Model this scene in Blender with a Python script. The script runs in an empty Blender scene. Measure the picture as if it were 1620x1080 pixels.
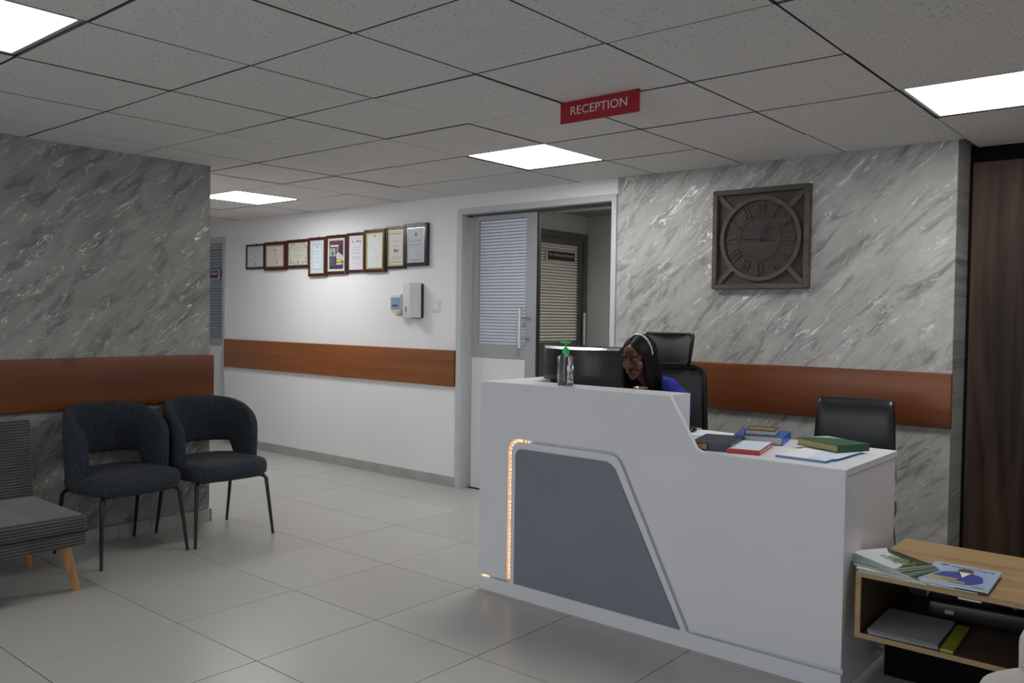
import bpy, bmesh, math, random
from mathutils import Vector, Matrix, Euler
random.seed(7)
S = bpy.context.scene
COL = S.collection
PI = math.pi

# ------------------------------------------------------------------ camera
F_PX, YAW, PITCH, ROLL, CAM_H = 1343.93, -0.7006, -0.0291, 0.0141, 1.3444
fw = Vector((math.sin(YAW)*math.cos(PITCH), math.cos(YAW)*math.cos(PITCH), math.sin(PITCH)))
rt = Vector((math.cos(YAW), -math.sin(YAW), 0)); up = rt.cross(fw)
r2 = math.cos(ROLL)*rt + math.sin(ROLL)*up; u2 = -math.sin(ROLL)*rt + math.cos(ROLL)*up
cam = bpy.data.objects.new('camera', bpy.data.cameras.new('camera')); COL.objects.link(cam)
cam.matrix_world = Matrix(((r2.x, u2.x, -fw.x, 0), (r2.y, u2.y, -fw.y, 0), (r2.z, u2.z, -fw.z, CAM_H), (0, 0, 0, 1)))
cam.data.sensor_width = 36; cam.data.lens = F_PX/1620*36; cam.data.clip_start = .02
S.camera = cam
# ------------------------------------------------------------------ world, light levels, exposure
w = bpy.data.worlds.new('world'); S.world = w; w.use_nodes = True
w.node_tree.nodes['Background'].inputs[0].default_value = (.6, .7, .85, 1)
w.node_tree.nodes['Background'].inputs[1].default_value = .02
PANEL = 18          # radiance of the square ceiling panels
day = bpy.data.objects.new('daylight', bpy.data.lights.new('daylight', 'AREA')); COL.objects.link(day)   # frontal light added as from an unseen glazed entrance, assumed behind the camera
day.data.shape = 'RECTANGLE'; day.data.size = 4.2; day.data.size_y = 1.9; day.data.energy = 66; day.data.color = (.86, .93, 1)
day.location = (-1.9, -3.98, 1.15); day.rotation_euler = (math.pi/2, 0, 0)
S.view_settings.view_transform = 'Standard'; S.view_settings.look = 'None'
S.view_settings.exposure = 0; S.view_settings.gamma = 1; S.view_settings.use_curve_mapping = False

CEIL = 2.285; YB = 4.79; XL = -5.0
XMIN, XMAX, YMIN = -9.2, 1.4, -4.0
GX, GY = -4.6484, 1.2271       # ceiling grid node
FX, FY = -5.238, 4.2583        # floor grid node

# ------------------------------------------------------------------ materials
def newmat(name):
    m = bpy.data.materials.new(name); m.use_nodes = True
    nt = m.node_tree; b = nt.nodes['Principled BSDF']
    return m, nt, b
def N(nt, t, **k):
    n = nt.nodes.new(t)
    for a, v in k.items():
        if a in n.inputs: n.inputs[a].default_value = v
        else: setattr(n, a, v)
    return n
def link(nt, a, b): nt.links.new(a, b)
def ramp(nt, fac, stops):
    r = nt.nodes.new('ShaderNodeValToRGB'); link(nt, fac, r.inputs[0])
    e = r.color_ramp.elements
    while len(e) < len(stops): e.new(.5)
    for i, (p, c) in enumerate(stops):
        e[i].position = p; e[i].color = (c, c, c, 1) if isinstance(c, (int, float)) else (*c, 1)
    return r.outputs[0]
def coords(nt, kind='Object', scale=(1, 1, 1), rot=(0, 0, 0)):
    t = nt.nodes.new('ShaderNodeTexCoord'); m = nt.nodes.new('ShaderNodeMapping')
    m.inputs['Scale'].default_value = scale; m.inputs['Rotation'].default_value = rot
    link(nt, t.outputs[kind], m.inputs[0]); return m.outputs[0]
def noise(nt, vec, scale, detail=3, dist=0, rough=.5):
    n = N(nt, 'ShaderNodeTexNoise', Scale=scale, Detail=detail, Distortion=dist, Roughness=rough)
    link(nt, vec, n.inputs['Vector']); return n.outputs[0]
def bump(nt, b, h, strength=.3, dist=.002):
    k = N(nt, 'ShaderNodeBump', Strength=strength, Distance=dist); link(nt, h, k.inputs['Height']); link(nt, k.outputs[0], b.inputs['Normal'])
def plain(name, col, rough=.5, metal=0, var=.06, scale=12, bmp=0, bscale=200, spec=.5, coat=0):
    m, nt, b = newmat(name)
    v = coords(nt)
    f = noise(nt, v, scale)
    c = ramp(nt, f, [(.3, tuple(x*(1-var) for x in col)), (.7, tuple(min(1, x*(1+var)) for x in col))])
    link(nt, c, b.inputs['Base Color'])
    b.inputs['Roughness'].default_value = rough; b.inputs['Metallic'].default_value = metal
    b.inputs['Specular IOR Level'].default_value = spec; b.inputs['Coat Weight'].default_value = coat
    if bmp: bump(nt, b, noise(nt, v, bscale), bmp, .001)
    return m
def emis(name, col, s):
    m, nt, b = newmat(name)
    b.inputs['Base Color'].default_value = (*col, 1)
    b.inputs['Emission Color'].default_value = (*col, 1); b.inputs['Emission Strength'].default_value = s
    return m
def wood(name, dark, light, axis, rough=.3, coat=.3, scale=1.0, knots=False, contrast=1.0):
    m, nt, b = newmat(name)
    sc = [14*scale]*3; sc['xyz'.index(axis)] = .9*scale
    v = coords(nt, scale=sc)
    f = noise(nt, v, 1.6, 5, .8)
    c = ramp(nt, f, [(.5-.22/contrast, dark), (.5+.2/contrast, light)])
    v2 = coords(nt, scale=[x*7 for x in sc]); f2 = noise(nt, v2, 1.5, 2)
    mx = N(nt, 'ShaderNodeMix', data_type='RGBA', blend_type='MULTIPLY'); mx.inputs[0].default_value = .35
    link(nt, c, mx.inputs[6]); link(nt, ramp(nt, f2, [(.3, .6), (.6, 1)]), mx.inputs[7])
    out = mx.outputs[2]
    if knots:
        sk = [3.2]*3; sk['xyz'.index(axis)] = 1.7
        vv = N(nt, 'ShaderNodeTexVoronoi', Scale=1.0); link(nt, coords(nt, scale=sk), vv.inputs['Vector'])
        k = ramp(nt, vv.outputs['Distance'], [(.03, .25), (.1, 1)])
        m2 = N(nt, 'ShaderNodeMix', data_type='RGBA', blend_type='MULTIPLY'); m2.inputs[0].default_value = .8
        link(nt, out, m2.inputs[6]); link(nt, k, m2.inputs[7]); out = m2.outputs[2]
    link(nt, out, b.inputs['Base Color'])
    b.inputs['Roughness'].default_value = rough; b.inputs['Coat Weight'].default_value = coat; b.inputs['Coat Roughness'].default_value = .15
    bump(nt, b, f2, .08, .001)
    return m
def marble(name, ax, sgn, base_lo, base_hi):
    m, nt, b = newmat(name)
    t = nt.nodes.new('ShaderNodeTexCoord'); s = nt.nodes.new('ShaderNodeSeparateXYZ'); link(nt, t.outputs['Object'], s.inputs[0])
    c = nt.nodes.new('ShaderNodeCombineXYZ'); link(nt, s.outputs[ax], c.inputs[0]); link(nt, s.outputs['Z'], c.inputs[1])
    def mp(sx, sy, rot, off=0):
        r = nt.nodes.new('ShaderNodeMapping'); r.inputs['Rotation'].default_value = (0, 0, math.radians(rot)); link(nt, c.outputs[0], r.inputs[0])
        k = nt.nodes.new('ShaderNodeMapping'); k.inputs['Scale'].default_value = (sx, sy, 1); k.inputs['Location'].default_value = (off, off*.7, 0); link(nt, r.outputs[0], k.inputs[0])
        return k.outputs[0]
    A = -sgn*43
    cloud = noise(nt, mp(1.5, 4.0, A), 1.7, 6, .6, .6)
    base = ramp(nt, cloud, [(.3, base_lo), (.68, base_hi)])
    # darker diagonal blotches
    bl = noise(nt, mp(1.6, 6.2, A, 3), 2.2, 7, .9, .62)
    blm = ramp(nt, bl, [(.50, 1), (.62, .55), (.74, .30)])
    m1 = N(nt, 'ShaderNodeMix', data_type='RGBA', blend_type='MULTIPLY'); m1.inputs[0].default_value = .85
    link(nt, base, m1.inputs[6]); link(nt, blm, m1.inputs[7])
    # thin foil veins
    def vein(sx, sy, rot, off, sc, width, lo, hi):
        n = noise(nt, mp(sx, sy, rot, off), sc, 4, .45, .55)
        a = N(nt, 'ShaderNodeMath', operation='SUBTRACT'); link(nt, n, a.inputs[0]); a.inputs[1].default_value = .5
        ab = N(nt, 'ShaderNodeMath', operation='ABSOLUTE'); link(nt, a.outputs[0], ab.inputs[0])
        line = ramp(nt, ab.outputs[0], [(0, 1), (width, 0)])
        mk = ramp(nt, noise(nt, mp(1.8, 4.5, rot, off+9), 2.0, 3), [(lo, 0), (hi, 1)])
        mu = N(nt, 'ShaderNodeMath', operation='MULTIPLY'); link(nt, line, mu.inputs[0]); link(nt, mk, mu.inputs[1]); return mu.outputs[0]
    v1 = vein(1.0, 4.6, A+6, 1, 2.3, .013, .48, .56); v2 = vein(1.2, 5.6, A-6, 5, 3.0, .012, .51, .58)
    mxv = N(nt, 'ShaderNodeMath', operation='MAXIMUM'); link(nt, v1, mxv.inputs[0]); link(nt, v2, mxv.inputs[1])
    mf = N(nt, 'ShaderNodeMix', data_type='RGBA'); link(nt, mxv.outputs[0], mf.inputs[0])
    link(nt, m1.outputs[2], mf.inputs[6]); mf.inputs[7].default_value = (.75, .75, .72, 1)
    link(nt, mf.outputs[2], b.inputs['Base Color'])
    link(nt, mxv.outputs[0], b.inputs['Metallic'])
    b.inputs['Roughness'].default_value = .42
    bump(nt, b, mxv.outputs[0], .6, .002)
    return m

M = {}
M['white_wall'] = plain('white_wall', (.85, .855, .87), .6, bmp=.05, var=.015, scale=2)
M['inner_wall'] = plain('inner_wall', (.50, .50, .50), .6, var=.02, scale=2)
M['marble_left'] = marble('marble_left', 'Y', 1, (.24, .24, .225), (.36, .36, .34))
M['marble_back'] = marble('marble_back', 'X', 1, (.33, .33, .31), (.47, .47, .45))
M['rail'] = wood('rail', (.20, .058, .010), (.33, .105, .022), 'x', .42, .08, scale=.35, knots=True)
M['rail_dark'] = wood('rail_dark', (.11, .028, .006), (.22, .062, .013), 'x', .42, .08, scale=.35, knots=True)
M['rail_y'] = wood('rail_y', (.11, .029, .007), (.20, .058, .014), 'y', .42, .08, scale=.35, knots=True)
M['grey_metal'] = plain('grey_metal', (.36, .37, .385), .45, .1, .03)
M['grey_metal_light'] = plain('grey_metal_light', (.55, .56, .58), .45, .1, .03)
M['dark_frame'] = plain('dark_frame', (.09, .09, .085), .5, 0, .05)
M['black'] = plain('black', (.012, .012, .014), .4)
M['gloss_black'] = plain('gloss_black', (.01, .01, .012), .18)
M['panel_white'] = plain('panel_white', (.74, .74, .76), .4, var=.015)
M['blue_slat'] = plain('blue_slat', (.62, .68, .76), .45, var=.02)
M['teal_slat'] = plain('teal_slat', (.30, .38, .42), .4, var=.03)
M['cream_slat'] = plain('cream_slat', (.80, .76, .66), .5, var=.03)
M['steel'] = plain('steel', (.62, .62, .63), .25, 1, .02)
M['silver'] = plain('silver', (.7, .7, .7), .35, .6, .02)
M['desk_white'] = plain('desk_white', (.80, .805, .85), .28, var=.012, scale=3)
M['desk_grey'] = plain('desk_grey', (.22, .245, .29), .42, var=.02, scale=3)
M['grout'] = plain('grout', (.08, .077, .07), .8)
M['skirting'] = plain('skirting', (.40, .40, .375), .4, var=.12, scale=7)
M['red_sign'] = plain('red_sign', (.32, .008, .018), .35, var=.03)
M['sign_text'] = plain('sign_text', (.62, .58, .58), .5)
M['chair_leg'] = plain('chair_leg', (.008, .008, .009), .35)
M['oak_leg'] = wood('oak_leg', (.42, .2, .07), (.62, .33, .13), 'z', .4, .2)
M['cab_wood'] = wood('cab_wood', (.33, .2, .09), (.52, .36, .18), 'x', .38, .2, scale=.8)
M['matt_black'] = plain('matt_black', (.006, .006, .006), .95, spec=.1)
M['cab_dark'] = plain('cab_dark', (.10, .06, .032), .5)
M['walnut'] = wood('walnut', (.022, .013, .010), (.085, .052, .034), 'z', .5, 0, scale=.45, contrast=1.6)
M['walnut'].node_tree.nodes['Principled BSDF'].inputs['Specular IOR Level'].default_value = .2
M['clock_wood'] = wood('clock_wood', (.024, .015, .012), (.055, .037, .03), 'x', .6, 0)
M['clock_light'] = wood('clock_light', (.055, .040, .033), (.115, .088, .074), 'x', .6, 0)
M['leather'] = plain('leather', (.012, .012, .014), .33, bmp=.3, bscale=140)
M['mesh_fabric'] = plain('mesh_fabric', (.05, .05, .052), .75, bmp=.6, bscale=500)
M['mesh_light'] = plain('mesh_light', (.095, .095, .095), .8, bmp=.6, bscale=500, spec=.2)
M['skin'] = plain('skin', (.16, .072, .045), .42, var=.08, scale=25)
M['lips'] = plain('lips', (.085, .030, .026), .4)
M['hair'] = plain('hair', (.004, .0035, .0035), .5, var=.3, scale=60, spec=.3)
M['scrub'] = plain('scrub', (.02, .035, .36), .75, bmp=.3, bscale=300)
M['eye_white'] = plain('eye_white', (.55, .52, .5), .2)
M['green_plastic'] = plain('green_plastic', (.06, .62, .14), .3)
M['copper'] = plain('copper', (.7, .35, .2), .3, 1)
M['navy'] = plain('navy', (.014, .02, .045), .35)
M['gold_paper'] = plain('gold_paper', (.4, .2, .05), .5)
M['red_cover'] = plain('red_cover', (.5, .01, .015), .4)
M['paper'] = plain('paper', (.78, .8, .82), .6, var=.02)
M['shaded_paper'] = plain('shaded_paper', (.42, .42, .45), .7, var=.02)  # white paper darkened, the shade inside the cabinet put into its colour
M['blue_paper'] = plain('blue_paper', (.60, .72, .84), .6, var=.03)
M['page_edge'] = plain('page_edge', (.62, .6, .55), .8, var=.15, scale=90)
M['old_pages'] = plain('old_pages', (.42, .34, .14), .8, var=.2, scale=90)
M['blue_cover'] = plain('blue_cover', (.03, .1, .42), .35)
M['green_cover'] = plain('green_cover', (.015, .085, .035), .45)
M['brown_cover'] = plain('brown_cover', (.09, .06, .028), .5)
M['folder_blue'] = plain('folder_blue', (.10, .24, .52), .4)
M['lime'] = plain('lime', (.38, .42, .03), .5)
M['ivory'] = plain('ivory', (.62, .6, .56), .9, bmp=.8, bscale=90)
M['soap_blue'] = plain('soap_blue', (.27, .38, .52), .15)
M['purple'] = plain('purple', (.12, .02, .22), .4)
M['maroon'] = plain('maroon', (.035, .008, .012), .4)
M['wood_frame'] = plain('wood_frame', (.055, .014, .010), .3, var=.2)
M['black_frame'] = plain('black_frame', (.012, .014, .02), .28)
M['gold'] = plain('gold', (.55, .45, .16), .4, .3)
M['ink'] = plain('ink', (.16, .16, .2), .7)
M['panel_light'] = emis('panel_light', (1, .985, .97), PANEL)
M['panel_dim'] = emis('panel_dim', (1, .985, .97), PANEL*.42)
M['added_lobby_light'] = emis('added_lobby_light', (1, .97, .90), 14)
M['led'] = emis('led', (1, .55, .24), 8)

def fabric(name, c1, c2, sc):
    m, nt, b = newmat(name); v = coords(nt)
    f = noise(nt, v, sc, 2); link(nt, ramp(nt, f, [(.38, c1), (.62, c2)]), b.inputs['Base Color'])
    b.inputs['Roughness'].default_value = .95; b.inputs['Specular IOR Level'].default_value = .25; b.inputs['Sheen Weight'].default_value = .05
    bump(nt, b, f, .9, .003); return m
M['blue_fabric'] = fabric('blue_fabric', (.013, .017, .023), (.046, .055, .068), 170)
def corduroy(name, axis):
    m, nt, b = newmat(name)
    t = nt.nodes.new('ShaderNodeTexCoord')
    wv = N(nt, 'ShaderNodeTexWave', Scale=22, Distortion=.5, bands_direction=axis); link(nt, t.outputs['Object'], wv.inputs['Vector'])
    wv.inputs['Detail Scale'].default_value = 3
    n = noise(nt, t.outputs['Object'], 7, 3)
    mx = N(nt, 'ShaderNodeMix', data_type='RGBA', blend_type='MULTIPLY'); mx.inputs[0].default_value = .7
    link(nt, ramp(nt, wv.outputs['Fac'], [(.15, (.03, .03, .029)), (.7, (.115, .115, .11))]), mx.inputs[6])
    link(nt, ramp(nt, n, [(.35, .55), (.65, 1)]), mx.inputs[7]); link(nt, mx.outputs[2], b.inputs['Base Color'])
    b.inputs['Roughness'].default_value = .9; b.inputs['Sheen Weight'].default_value = .3
    bump(nt, b, wv.outputs['Fac'], .8, .004); return m
M['cord_z'] = corduroy('cord_z', 'Z')
M['cord_x'] = corduroy('cord_x', 'X')
def tile_mat():
    m, nt, b = newmat('floor_tile')
    v = coords(nt); oi = nt.nodes.new('ShaderNodeObjectInfo')
    va = N(nt, 'ShaderNodeVectorMath', operation='ADD'); link(nt, v, va.inputs[0]); link(nt, oi.outputs['Location'], va.inputs[1])
    f = noise(nt, va.outputs[0], 2.2, 4); f2 = noise(nt, va.outputs[0], 160, 2)
    c = ramp(nt, f, [(.3, (.50, .495, .47)), (.7, (.515, .51, .485))])
    r = ramp(nt, oi.outputs['Random'], [(0, .94), (1, 1)])
    mx = N(nt, 'ShaderNodeMix', data_type='RGBA', blend_type='MULTIPLY'); mx.inputs[0].default_value = 1
    link(nt, c, mx.inputs[6]); link(nt, r, mx.inputs[7]); link(nt, mx.outputs[2], b.inputs['Base Color'])
    b.inputs['Roughness'].default_value = .3
    bump(nt, b, f2, .05, .001); return m
M['floor_tile'] = tile_mat()
def ceil_mat():
    m, nt, b = newmat('ceiling_tile'); v = coords(nt); oi = nt.nodes.new('ShaderNodeObjectInfo')
    va = N(nt, 'ShaderNodeVectorMath', operation='ADD'); link(nt, v, va.inputs[0]); link(nt, oi.outputs['Location'], va.inputs[1])
    vo = N(nt, 'ShaderNodeTexVoronoi', Scale=58); link(nt, va.outputs[0], vo.inputs['Vector'])
    msk = noise(nt, va.outputs[0], 40, 2)
    dots = ramp(nt, vo.outputs['Distance'], [(.12, .0), (.22, 1)])
    mk = ramp(nt, msk, [(.44, 1), (.5, 0)])
    mxx = N(nt, 'ShaderNodeMath', operation='MAXIMUM'); link(nt, dots, mxx.inputs[0]); link(nt, mk, mxx.inputs[1])
    link(nt, ramp(nt, mxx.outputs[0], [(0, (.16, .155, .15)), (1, (.74, .715, .695))]), b.inputs['Base Color'])
    b.inputs['Roughness'].default_value = .9; bump(nt, b, noise(nt, va.outputs[0], 120, 2), .25, .002); return m
M['ceiling_tile'] = ceil_mat()
M['tile_edge'] = plain('tile_edge', (.10, .095, .09), .9)
M['tbar'] = plain('tbar', (.26, .255, .245), .6)
def glass(name, col=(1, 1, 1), rough=.02, ior=1.45):
    m, nt, b = newmat(name); b.inputs['Base Color'].default_value = (*col, 1)
    b.inputs['Transmission Weight'].default_value = 1; b.inputs['Roughness'].default_value = rough; b.inputs['IOR'].default_value = ior
    return m
M['clear'] = glass('clear_plastic'); M['gel'] = glass('gel', (.93, .96, 1), .03, 1.36)

# ------------------------------------------------------------------ geometry helpers
class MB:
    def __init__(s): s.v = []; s.f = []; s.mi = []; s.cur = 0
    def add(s, vs, fs, M_=None):
        o = len(s.v)
        s.v += [tuple(M_ @ Vector(p)) for p in vs] if M_ else [tuple(p) for p in vs]
        s.f += [tuple(o+i for i in f) for f in fs]; s.mi += [s.cur]*len(fs); return s
    def box(s, x0, y0, z0, x1, y1, z1, M_=None):
        return s.add([(x0,y0,z0),(x1,y0,z0),(x1,y1,z0),(x0,y1,z0),(x0,y0,z1),(x1,y0,z1),(x1,y1,z1),(x0,y1,z1)],
            [(0,3,2,1),(4,5,6,7),(0,1,5,4),(1,2,6,5),(2,3,7,6),(3,0,4,7)], M_)
    def prism(s, pts, a0, a1, axis='y', M_=None):
        n = len(pts)
        def P(p, a): return {'y': (p[0], a, p[1]), 'z': (p[0], p[1], a), 'x': (a, p[0], p[1])}[axis]
        vs = [P(p, a0) for p in pts]+[P(p, a1) for p in pts]
        fs = [tuple(range(n)), tuple(range(2*n-1, n-1, -1))]+[(i, i+n, (i+1) % n+n, (i+1) % n) for i in range(n)]
        return s.add(vs, fs, M_)
    def loft(s, rings, closed=True, caps=True):
        n = len(rings[0]); vs = [p for r in rings for p in r]; fs = []
        for k in range(len(rings)-1):
            for i in range(n if closed else n-1):
                j = (i+1) % n; fs.append((k*n+i, k*n+j, (k+1)*n+j, (k+1)*n+i))
        if caps: fs += [tuple(range(n-1, -1, -1)), tuple((len(rings)-1)*n+i for i in range(n))]
        return s.add(vs, fs)
    def tube(s, pts, rad, n=10, caps=True):
        pts = [Vector(p) for p in pts]; rr = rad if isinstance(rad, (list, tuple)) else [rad]*len(pts)
        rings = []; prev = None
        for i, p in enumerate(pts):
            t = (pts[min(i+1, len(pts)-1)]-pts[max(i-1, 0)]).normalized()
            a = prev if prev is not None else (Vector((0, 0, 1)) if abs(t.z) < .9 else Vector((1, 0, 0)))
            u = (a-t*a.dot(t)).normalized(); prev = u; v = t.cross(u)
            rings.append([tuple(p+(u*math.cos(2*PI*k/n)+v*math.sin(2*PI*k/n))*rr[i]) for k in range(n)])
        return s.loft(rings, True, caps)
    def lathe(s, prof, c=(0, 0, 0), n=24):
        rings = [[(c[0]+max(r, .0001)*math.cos(2*PI*k/n), c[1]+max(r, .0001)*math.sin(2*PI*k/n), c[2]+z) for k in range(n)] for r, z in prof]
        return s.loft(rings)
    def ell(s, c, r, n=20, m=12, M_=None):
        rings = []
        for i in range(m+1):
            a = PI*i/m; q = max(math.sin(a), .01)
            rings.append([(c[0]+r[0]*q*math.cos(2*PI*k/n), c[1]+r[1]*q*math.sin(2*PI*k/n), c[2]-r[2]*math.cos(a)) for k in range(n)])
        if M_: rings = [[tuple(M_ @ Vector(p)) for p in g] for g in rings]
        return s.loft(rings)
    def mesh(s, name, mats, smooth=False, bevel=0, seg=2):
        me = bpy.data.meshes.new(name); me.from_pydata(s.v, [], s.f)
        if not isinstance(mats, (list, tuple)): mats = [mats]
        for m in mats: me.materials.append(m)
        me.polygons.foreach_set('material_index', s.mi)
        bm = bmesh.new(); bm.from_mesh(me)
        if bevel:
            bmesh.ops.bevel(bm, geom=[e for e in bm.edges if len(e.link_faces) == 2 and e.calc_face_angle(0) > .5], offset=bevel, segments=seg, affect='EDGES', profile=.5, clamp_overlap=True)
        bmesh.ops.recalc_face_normals(bm, faces=bm.faces); bm.to_mesh(me); bm.free()
        if smooth:
            me.polygons.foreach_set('use_smooth', [True]*len(me.polygons))
            if smooth == 'auto': me.set_sharp_from_angle(angle=math.radians(40))
        return me
def obj(name, mb, mats, parent=None, smooth=False, bevel=0, seg=2, loc=None, rot=None):
    me = mb if isinstance(mb, bpy.types.Mesh) else mb.mesh(name, mats, smooth, bevel, seg)
    o = bpy.data.objects.new(name, me); COL.objects.link(o)
    if parent: o.parent = parent
    if loc: o.location = loc
    if rot: o.rotation_euler = rot
    return o
def tag(o, label=None, cat=None, group=None, kind=None):
    if label: o['label'] = label
    if cat: o['category'] = cat
    if group: o['group'] = group
    if kind: o['kind'] = kind
    return o
def thing(name, label, cat, loc=(0, 0, 0), rz=0, group=None, kind=None):
    o = bpy.data.objects.new(name, None); COL.objects.link(o); o.empty_display_size = .1
    o.location = loc; o.rotation_euler = (0, 0, rz); return tag(o, label, cat, group, kind)
def B_(*a): return MB().box(*a)
def text_mesh(name, txt, size, mat, depth=.001, width=None, align='CENTER'):
    cu = bpy.data.curves.new(name, 'FONT'); cu.body = txt; cu.size = size; cu.extrude = depth; cu.align_x = align; cu.align_y = 'CENTER'; cu.resolution_u = 3
    o = bpy.data.objects.new(name, cu); COL.objects.link(o); bpy.context.view_layer.update()
    me = bpy.data.meshes.new_from_object(o); bpy.data.objects.remove(o); me.name = name
    me.materials.clear(); me.materials.append(mat)
    if width:
        xs = [v.co.x for v in me.vertices]; k = width/(max(xs)-min(xs)); c = (max(xs)+min(xs))/2
        for v in me.vertices: v.co.x = (v.co.x-c)*k
    return me
def rounded(pts, rad, seg=6):
    """round the corners of a polygon; rad per corner"""
    out = []; n = len(pts)
    for i, p in enumerate(pts):
        r = rad[i] if isinstance(rad, (list, tuple)) else rad
        p = Vector(p); a = (Vector(pts[i-1])-p); b = (Vector(pts[(i+1) % n])-p)
        if r <= 0: out.append(tuple(p)); continue
        r = min(r, a.length*.49, b.length*.49); A = p+a.normalized()*r; Bp = p+b.normalized()*r
        for k in range(seg+1):
            t = k/seg; out.append(tuple(A*(1-t)**2+p*2*t*(1-t)+Bp*t*t))
    return out

# ================================================================== SETTING
# ---- floor
fl = obj('floor', B_(XMIN, YMIN, -.06, XMAX, YB+.3, -.004), M['grout']); tag(fl, 'light grey square floor tiles with thin dark joints', 'floor', kind='structure')
g = .0020
tile = MB().box(g, g, -.004, .6-g, .6-g, 0).mesh('tile', M['floor_tile'], bevel=.0008, seg=1)
def clip_tile(x0, y0, x1, y1):
    return MB().box(x0+g, y0+g, -.004, x1-g, y1-g, 0).mesh('tile', M['floor_tile'], bevel=.0008, seg=1)
for i in range(-7, 12):
    for j in range(-14, 2):
        x = FX+.6*i; y = FY+.6*j
        x0, x1, y0, y1 = max(x, XMIN), min(x+.6, XMAX), max(y, YMIN), min(y+.6, YB+.08)
        if x1-x0 < .03 or y1-y0 < .03: continue
        if x1 < XL-.25 and y1 < 2.7: continue
        full = abs(x1-x0-.6) < 1e-4 and abs(y1-y0-.6) < 1e-4
        o = obj('floor_tile', tile if full else clip_tile(x0-x, y0-y, x1-x, y1-y), None, fl, loc=(x, y, random.uniform(-.0003, .0003)))
# ---- ceiling
ce = obj('ceiling', B_(XMIN, YMIN, CEIL+.02, XMAX, 5.2, CEIL+.08), M['tbar']); tag(ce, 'suspended ceiling of speckled grey square tiles in a metal grid', 'ceiling', kind='structure')
gc = .0055
lights = {(-3, 4): 'square light panel far left in the ceiling, above the hanging certificates corridor',
          (2, 4): 'square light panel in the ceiling behind the red reception sign',
          (6, 4): 'square light panel at the right, ceiling corner above the marble wall end',
          (2, -1): 'square light panel at the upper left corner, nearest the camera',
          (2, -6): 'square light panel assumed behind the camera, unseen'}  # last panel is unseen, added for light on the desk front
def ctile(x0, y0, x1, y1):
    m = MB().box(x0, y0, -.008, x1, y1, .012); m.mi = [0, 0, 1, 1, 1, 1]; return m.mesh('ceiling_tile', [M['ceiling_tile'], M['tile_edge']])
ct = ctile(gc, gc, .6-gc, .6-gc)
for i in range(-8, 11):
    for j in range(-9, 7):
        x = GX+.6*i; y = GY+.6*j
        x0, x1, y0, y1 = max(x, XMIN), min(x+.6, XMAX), max(y, YMIN), min(y+.6, YB if x < -1.1 else 5.07)
        if x1-x0 < .03 or y1-y0 < .03 or (i, j) in lights: continue
        if x1 < XL-.25 and y1 < 2.7: continue
        if x1 < -5.02 and y < 2.4: continue
        full = abs(x1-x0-.6) < 1e-4 and abs(y1-y0-.6) < 1e-4
        me = ct if full else ctile(x0-x+gc, y0-y+gc, x1-x-gc*.3, y1-y-gc*.3)
        obj('ceiling_tile', me, None, ce, loc=(x, y, CEIL+random.uniform(-.0012, .0016)), rot=(random.uniform(-.0022, .0022), random.uniform(-.0022, .0022), 0))
for i in range(-8, 11):
    x = GX+.6*i
    if XMIN < x < XMAX: obj('grid_bar', B_(x-.009, YMIN if x > XL else 2.9, CEIL+.001, x+.009, YB if x < -1.1 else 5.07, CEIL+.02), M['tbar'], ce)
for j in range(-9, 7):
    y = GY+.6*j
    if YMIN < y < 5.0: obj('grid_bar', B_((XMIN if y > 2.9 else XL) if y < YB else -1.1, y-.009, CEIL+.001, XMAX, y+.009, CEIL+.02), M['tbar'], ce)
for (i, j), lab in lights.items():
    x = GX+.6*i; y = GY+.6*j
    t = thing('ceiling_light', 'lit white '+lab, 'light', (x+.3, y+.3, CEIL), group='square ceiling light panels')
    fr = MB()
    for a in ((-.292, -.292, .292, -.278), (-.292, .278, .292, .292), (-.292, -.278, -.278, .278), (.278, -.278, .292, .278)): fr.box(a[0], a[1], -.004, a[2], a[3], .012)
    obj('frame', fr, M['silver'], t)
    obj('diffuser', B_(-.278, -.278, -.002, .278, .278, .008), M['panel_dim' if j == -1 else 'panel_light'], t)

# ---- walls
def struct(name, mb, m, label, cat='wall', **k):
    return tag(obj(name, mb, m, **k), label, cat, kind='structure')
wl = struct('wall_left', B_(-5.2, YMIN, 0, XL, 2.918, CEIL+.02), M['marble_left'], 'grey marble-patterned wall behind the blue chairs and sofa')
struct('wall_corridor', B_(XMIN, 2.7, 0, -5.2, 2.918, CEIL+.02), M['white_wall'], 'white corridor wall running left behind the marble wall')
struct('wall_corridor_end', B_(XMIN-.1, 2.7, 0, XMIN, YB+.2, CEIL+.02), M['white_wall'], 'white wall closing the far left end of the corridor')
# back wall white, with two door openings
DL0, DL1, DLT = -8.86, -7.905, 2.125
DR0, DR1, DRT = -4.60, -3.135, 2.172
wb = MB()
wb.box(XMIN, YB, 0, DL0, YB+.14, CEIL+.02).box(DL0, YB, DLT, DL1, YB+.14, CEIL+.02).box(DL1, YB, 0, DR0, YB+.14, CEIL+.02).box(DR0, YB, DRT, DR1, YB+.14, CEIL+.02)
struct('wall_back', wb, M['white_wall'], 'white back wall carrying the row of framed certificates')
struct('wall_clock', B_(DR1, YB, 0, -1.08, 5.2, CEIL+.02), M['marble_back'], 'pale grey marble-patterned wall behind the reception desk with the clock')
struct('wall_right_recess', B_(-1.08, 5.12, 0, XMAX, 5.2, CEIL+.02), M['matt_black'], 'dark wall strip above and around the walnut door')
struct('wall_right', B_(XMAX, YMIN, 0, XMAX+.1, 5.2, CEIL+.02), M['white_wall'], 'right-hand side wall of the reception room')
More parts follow.
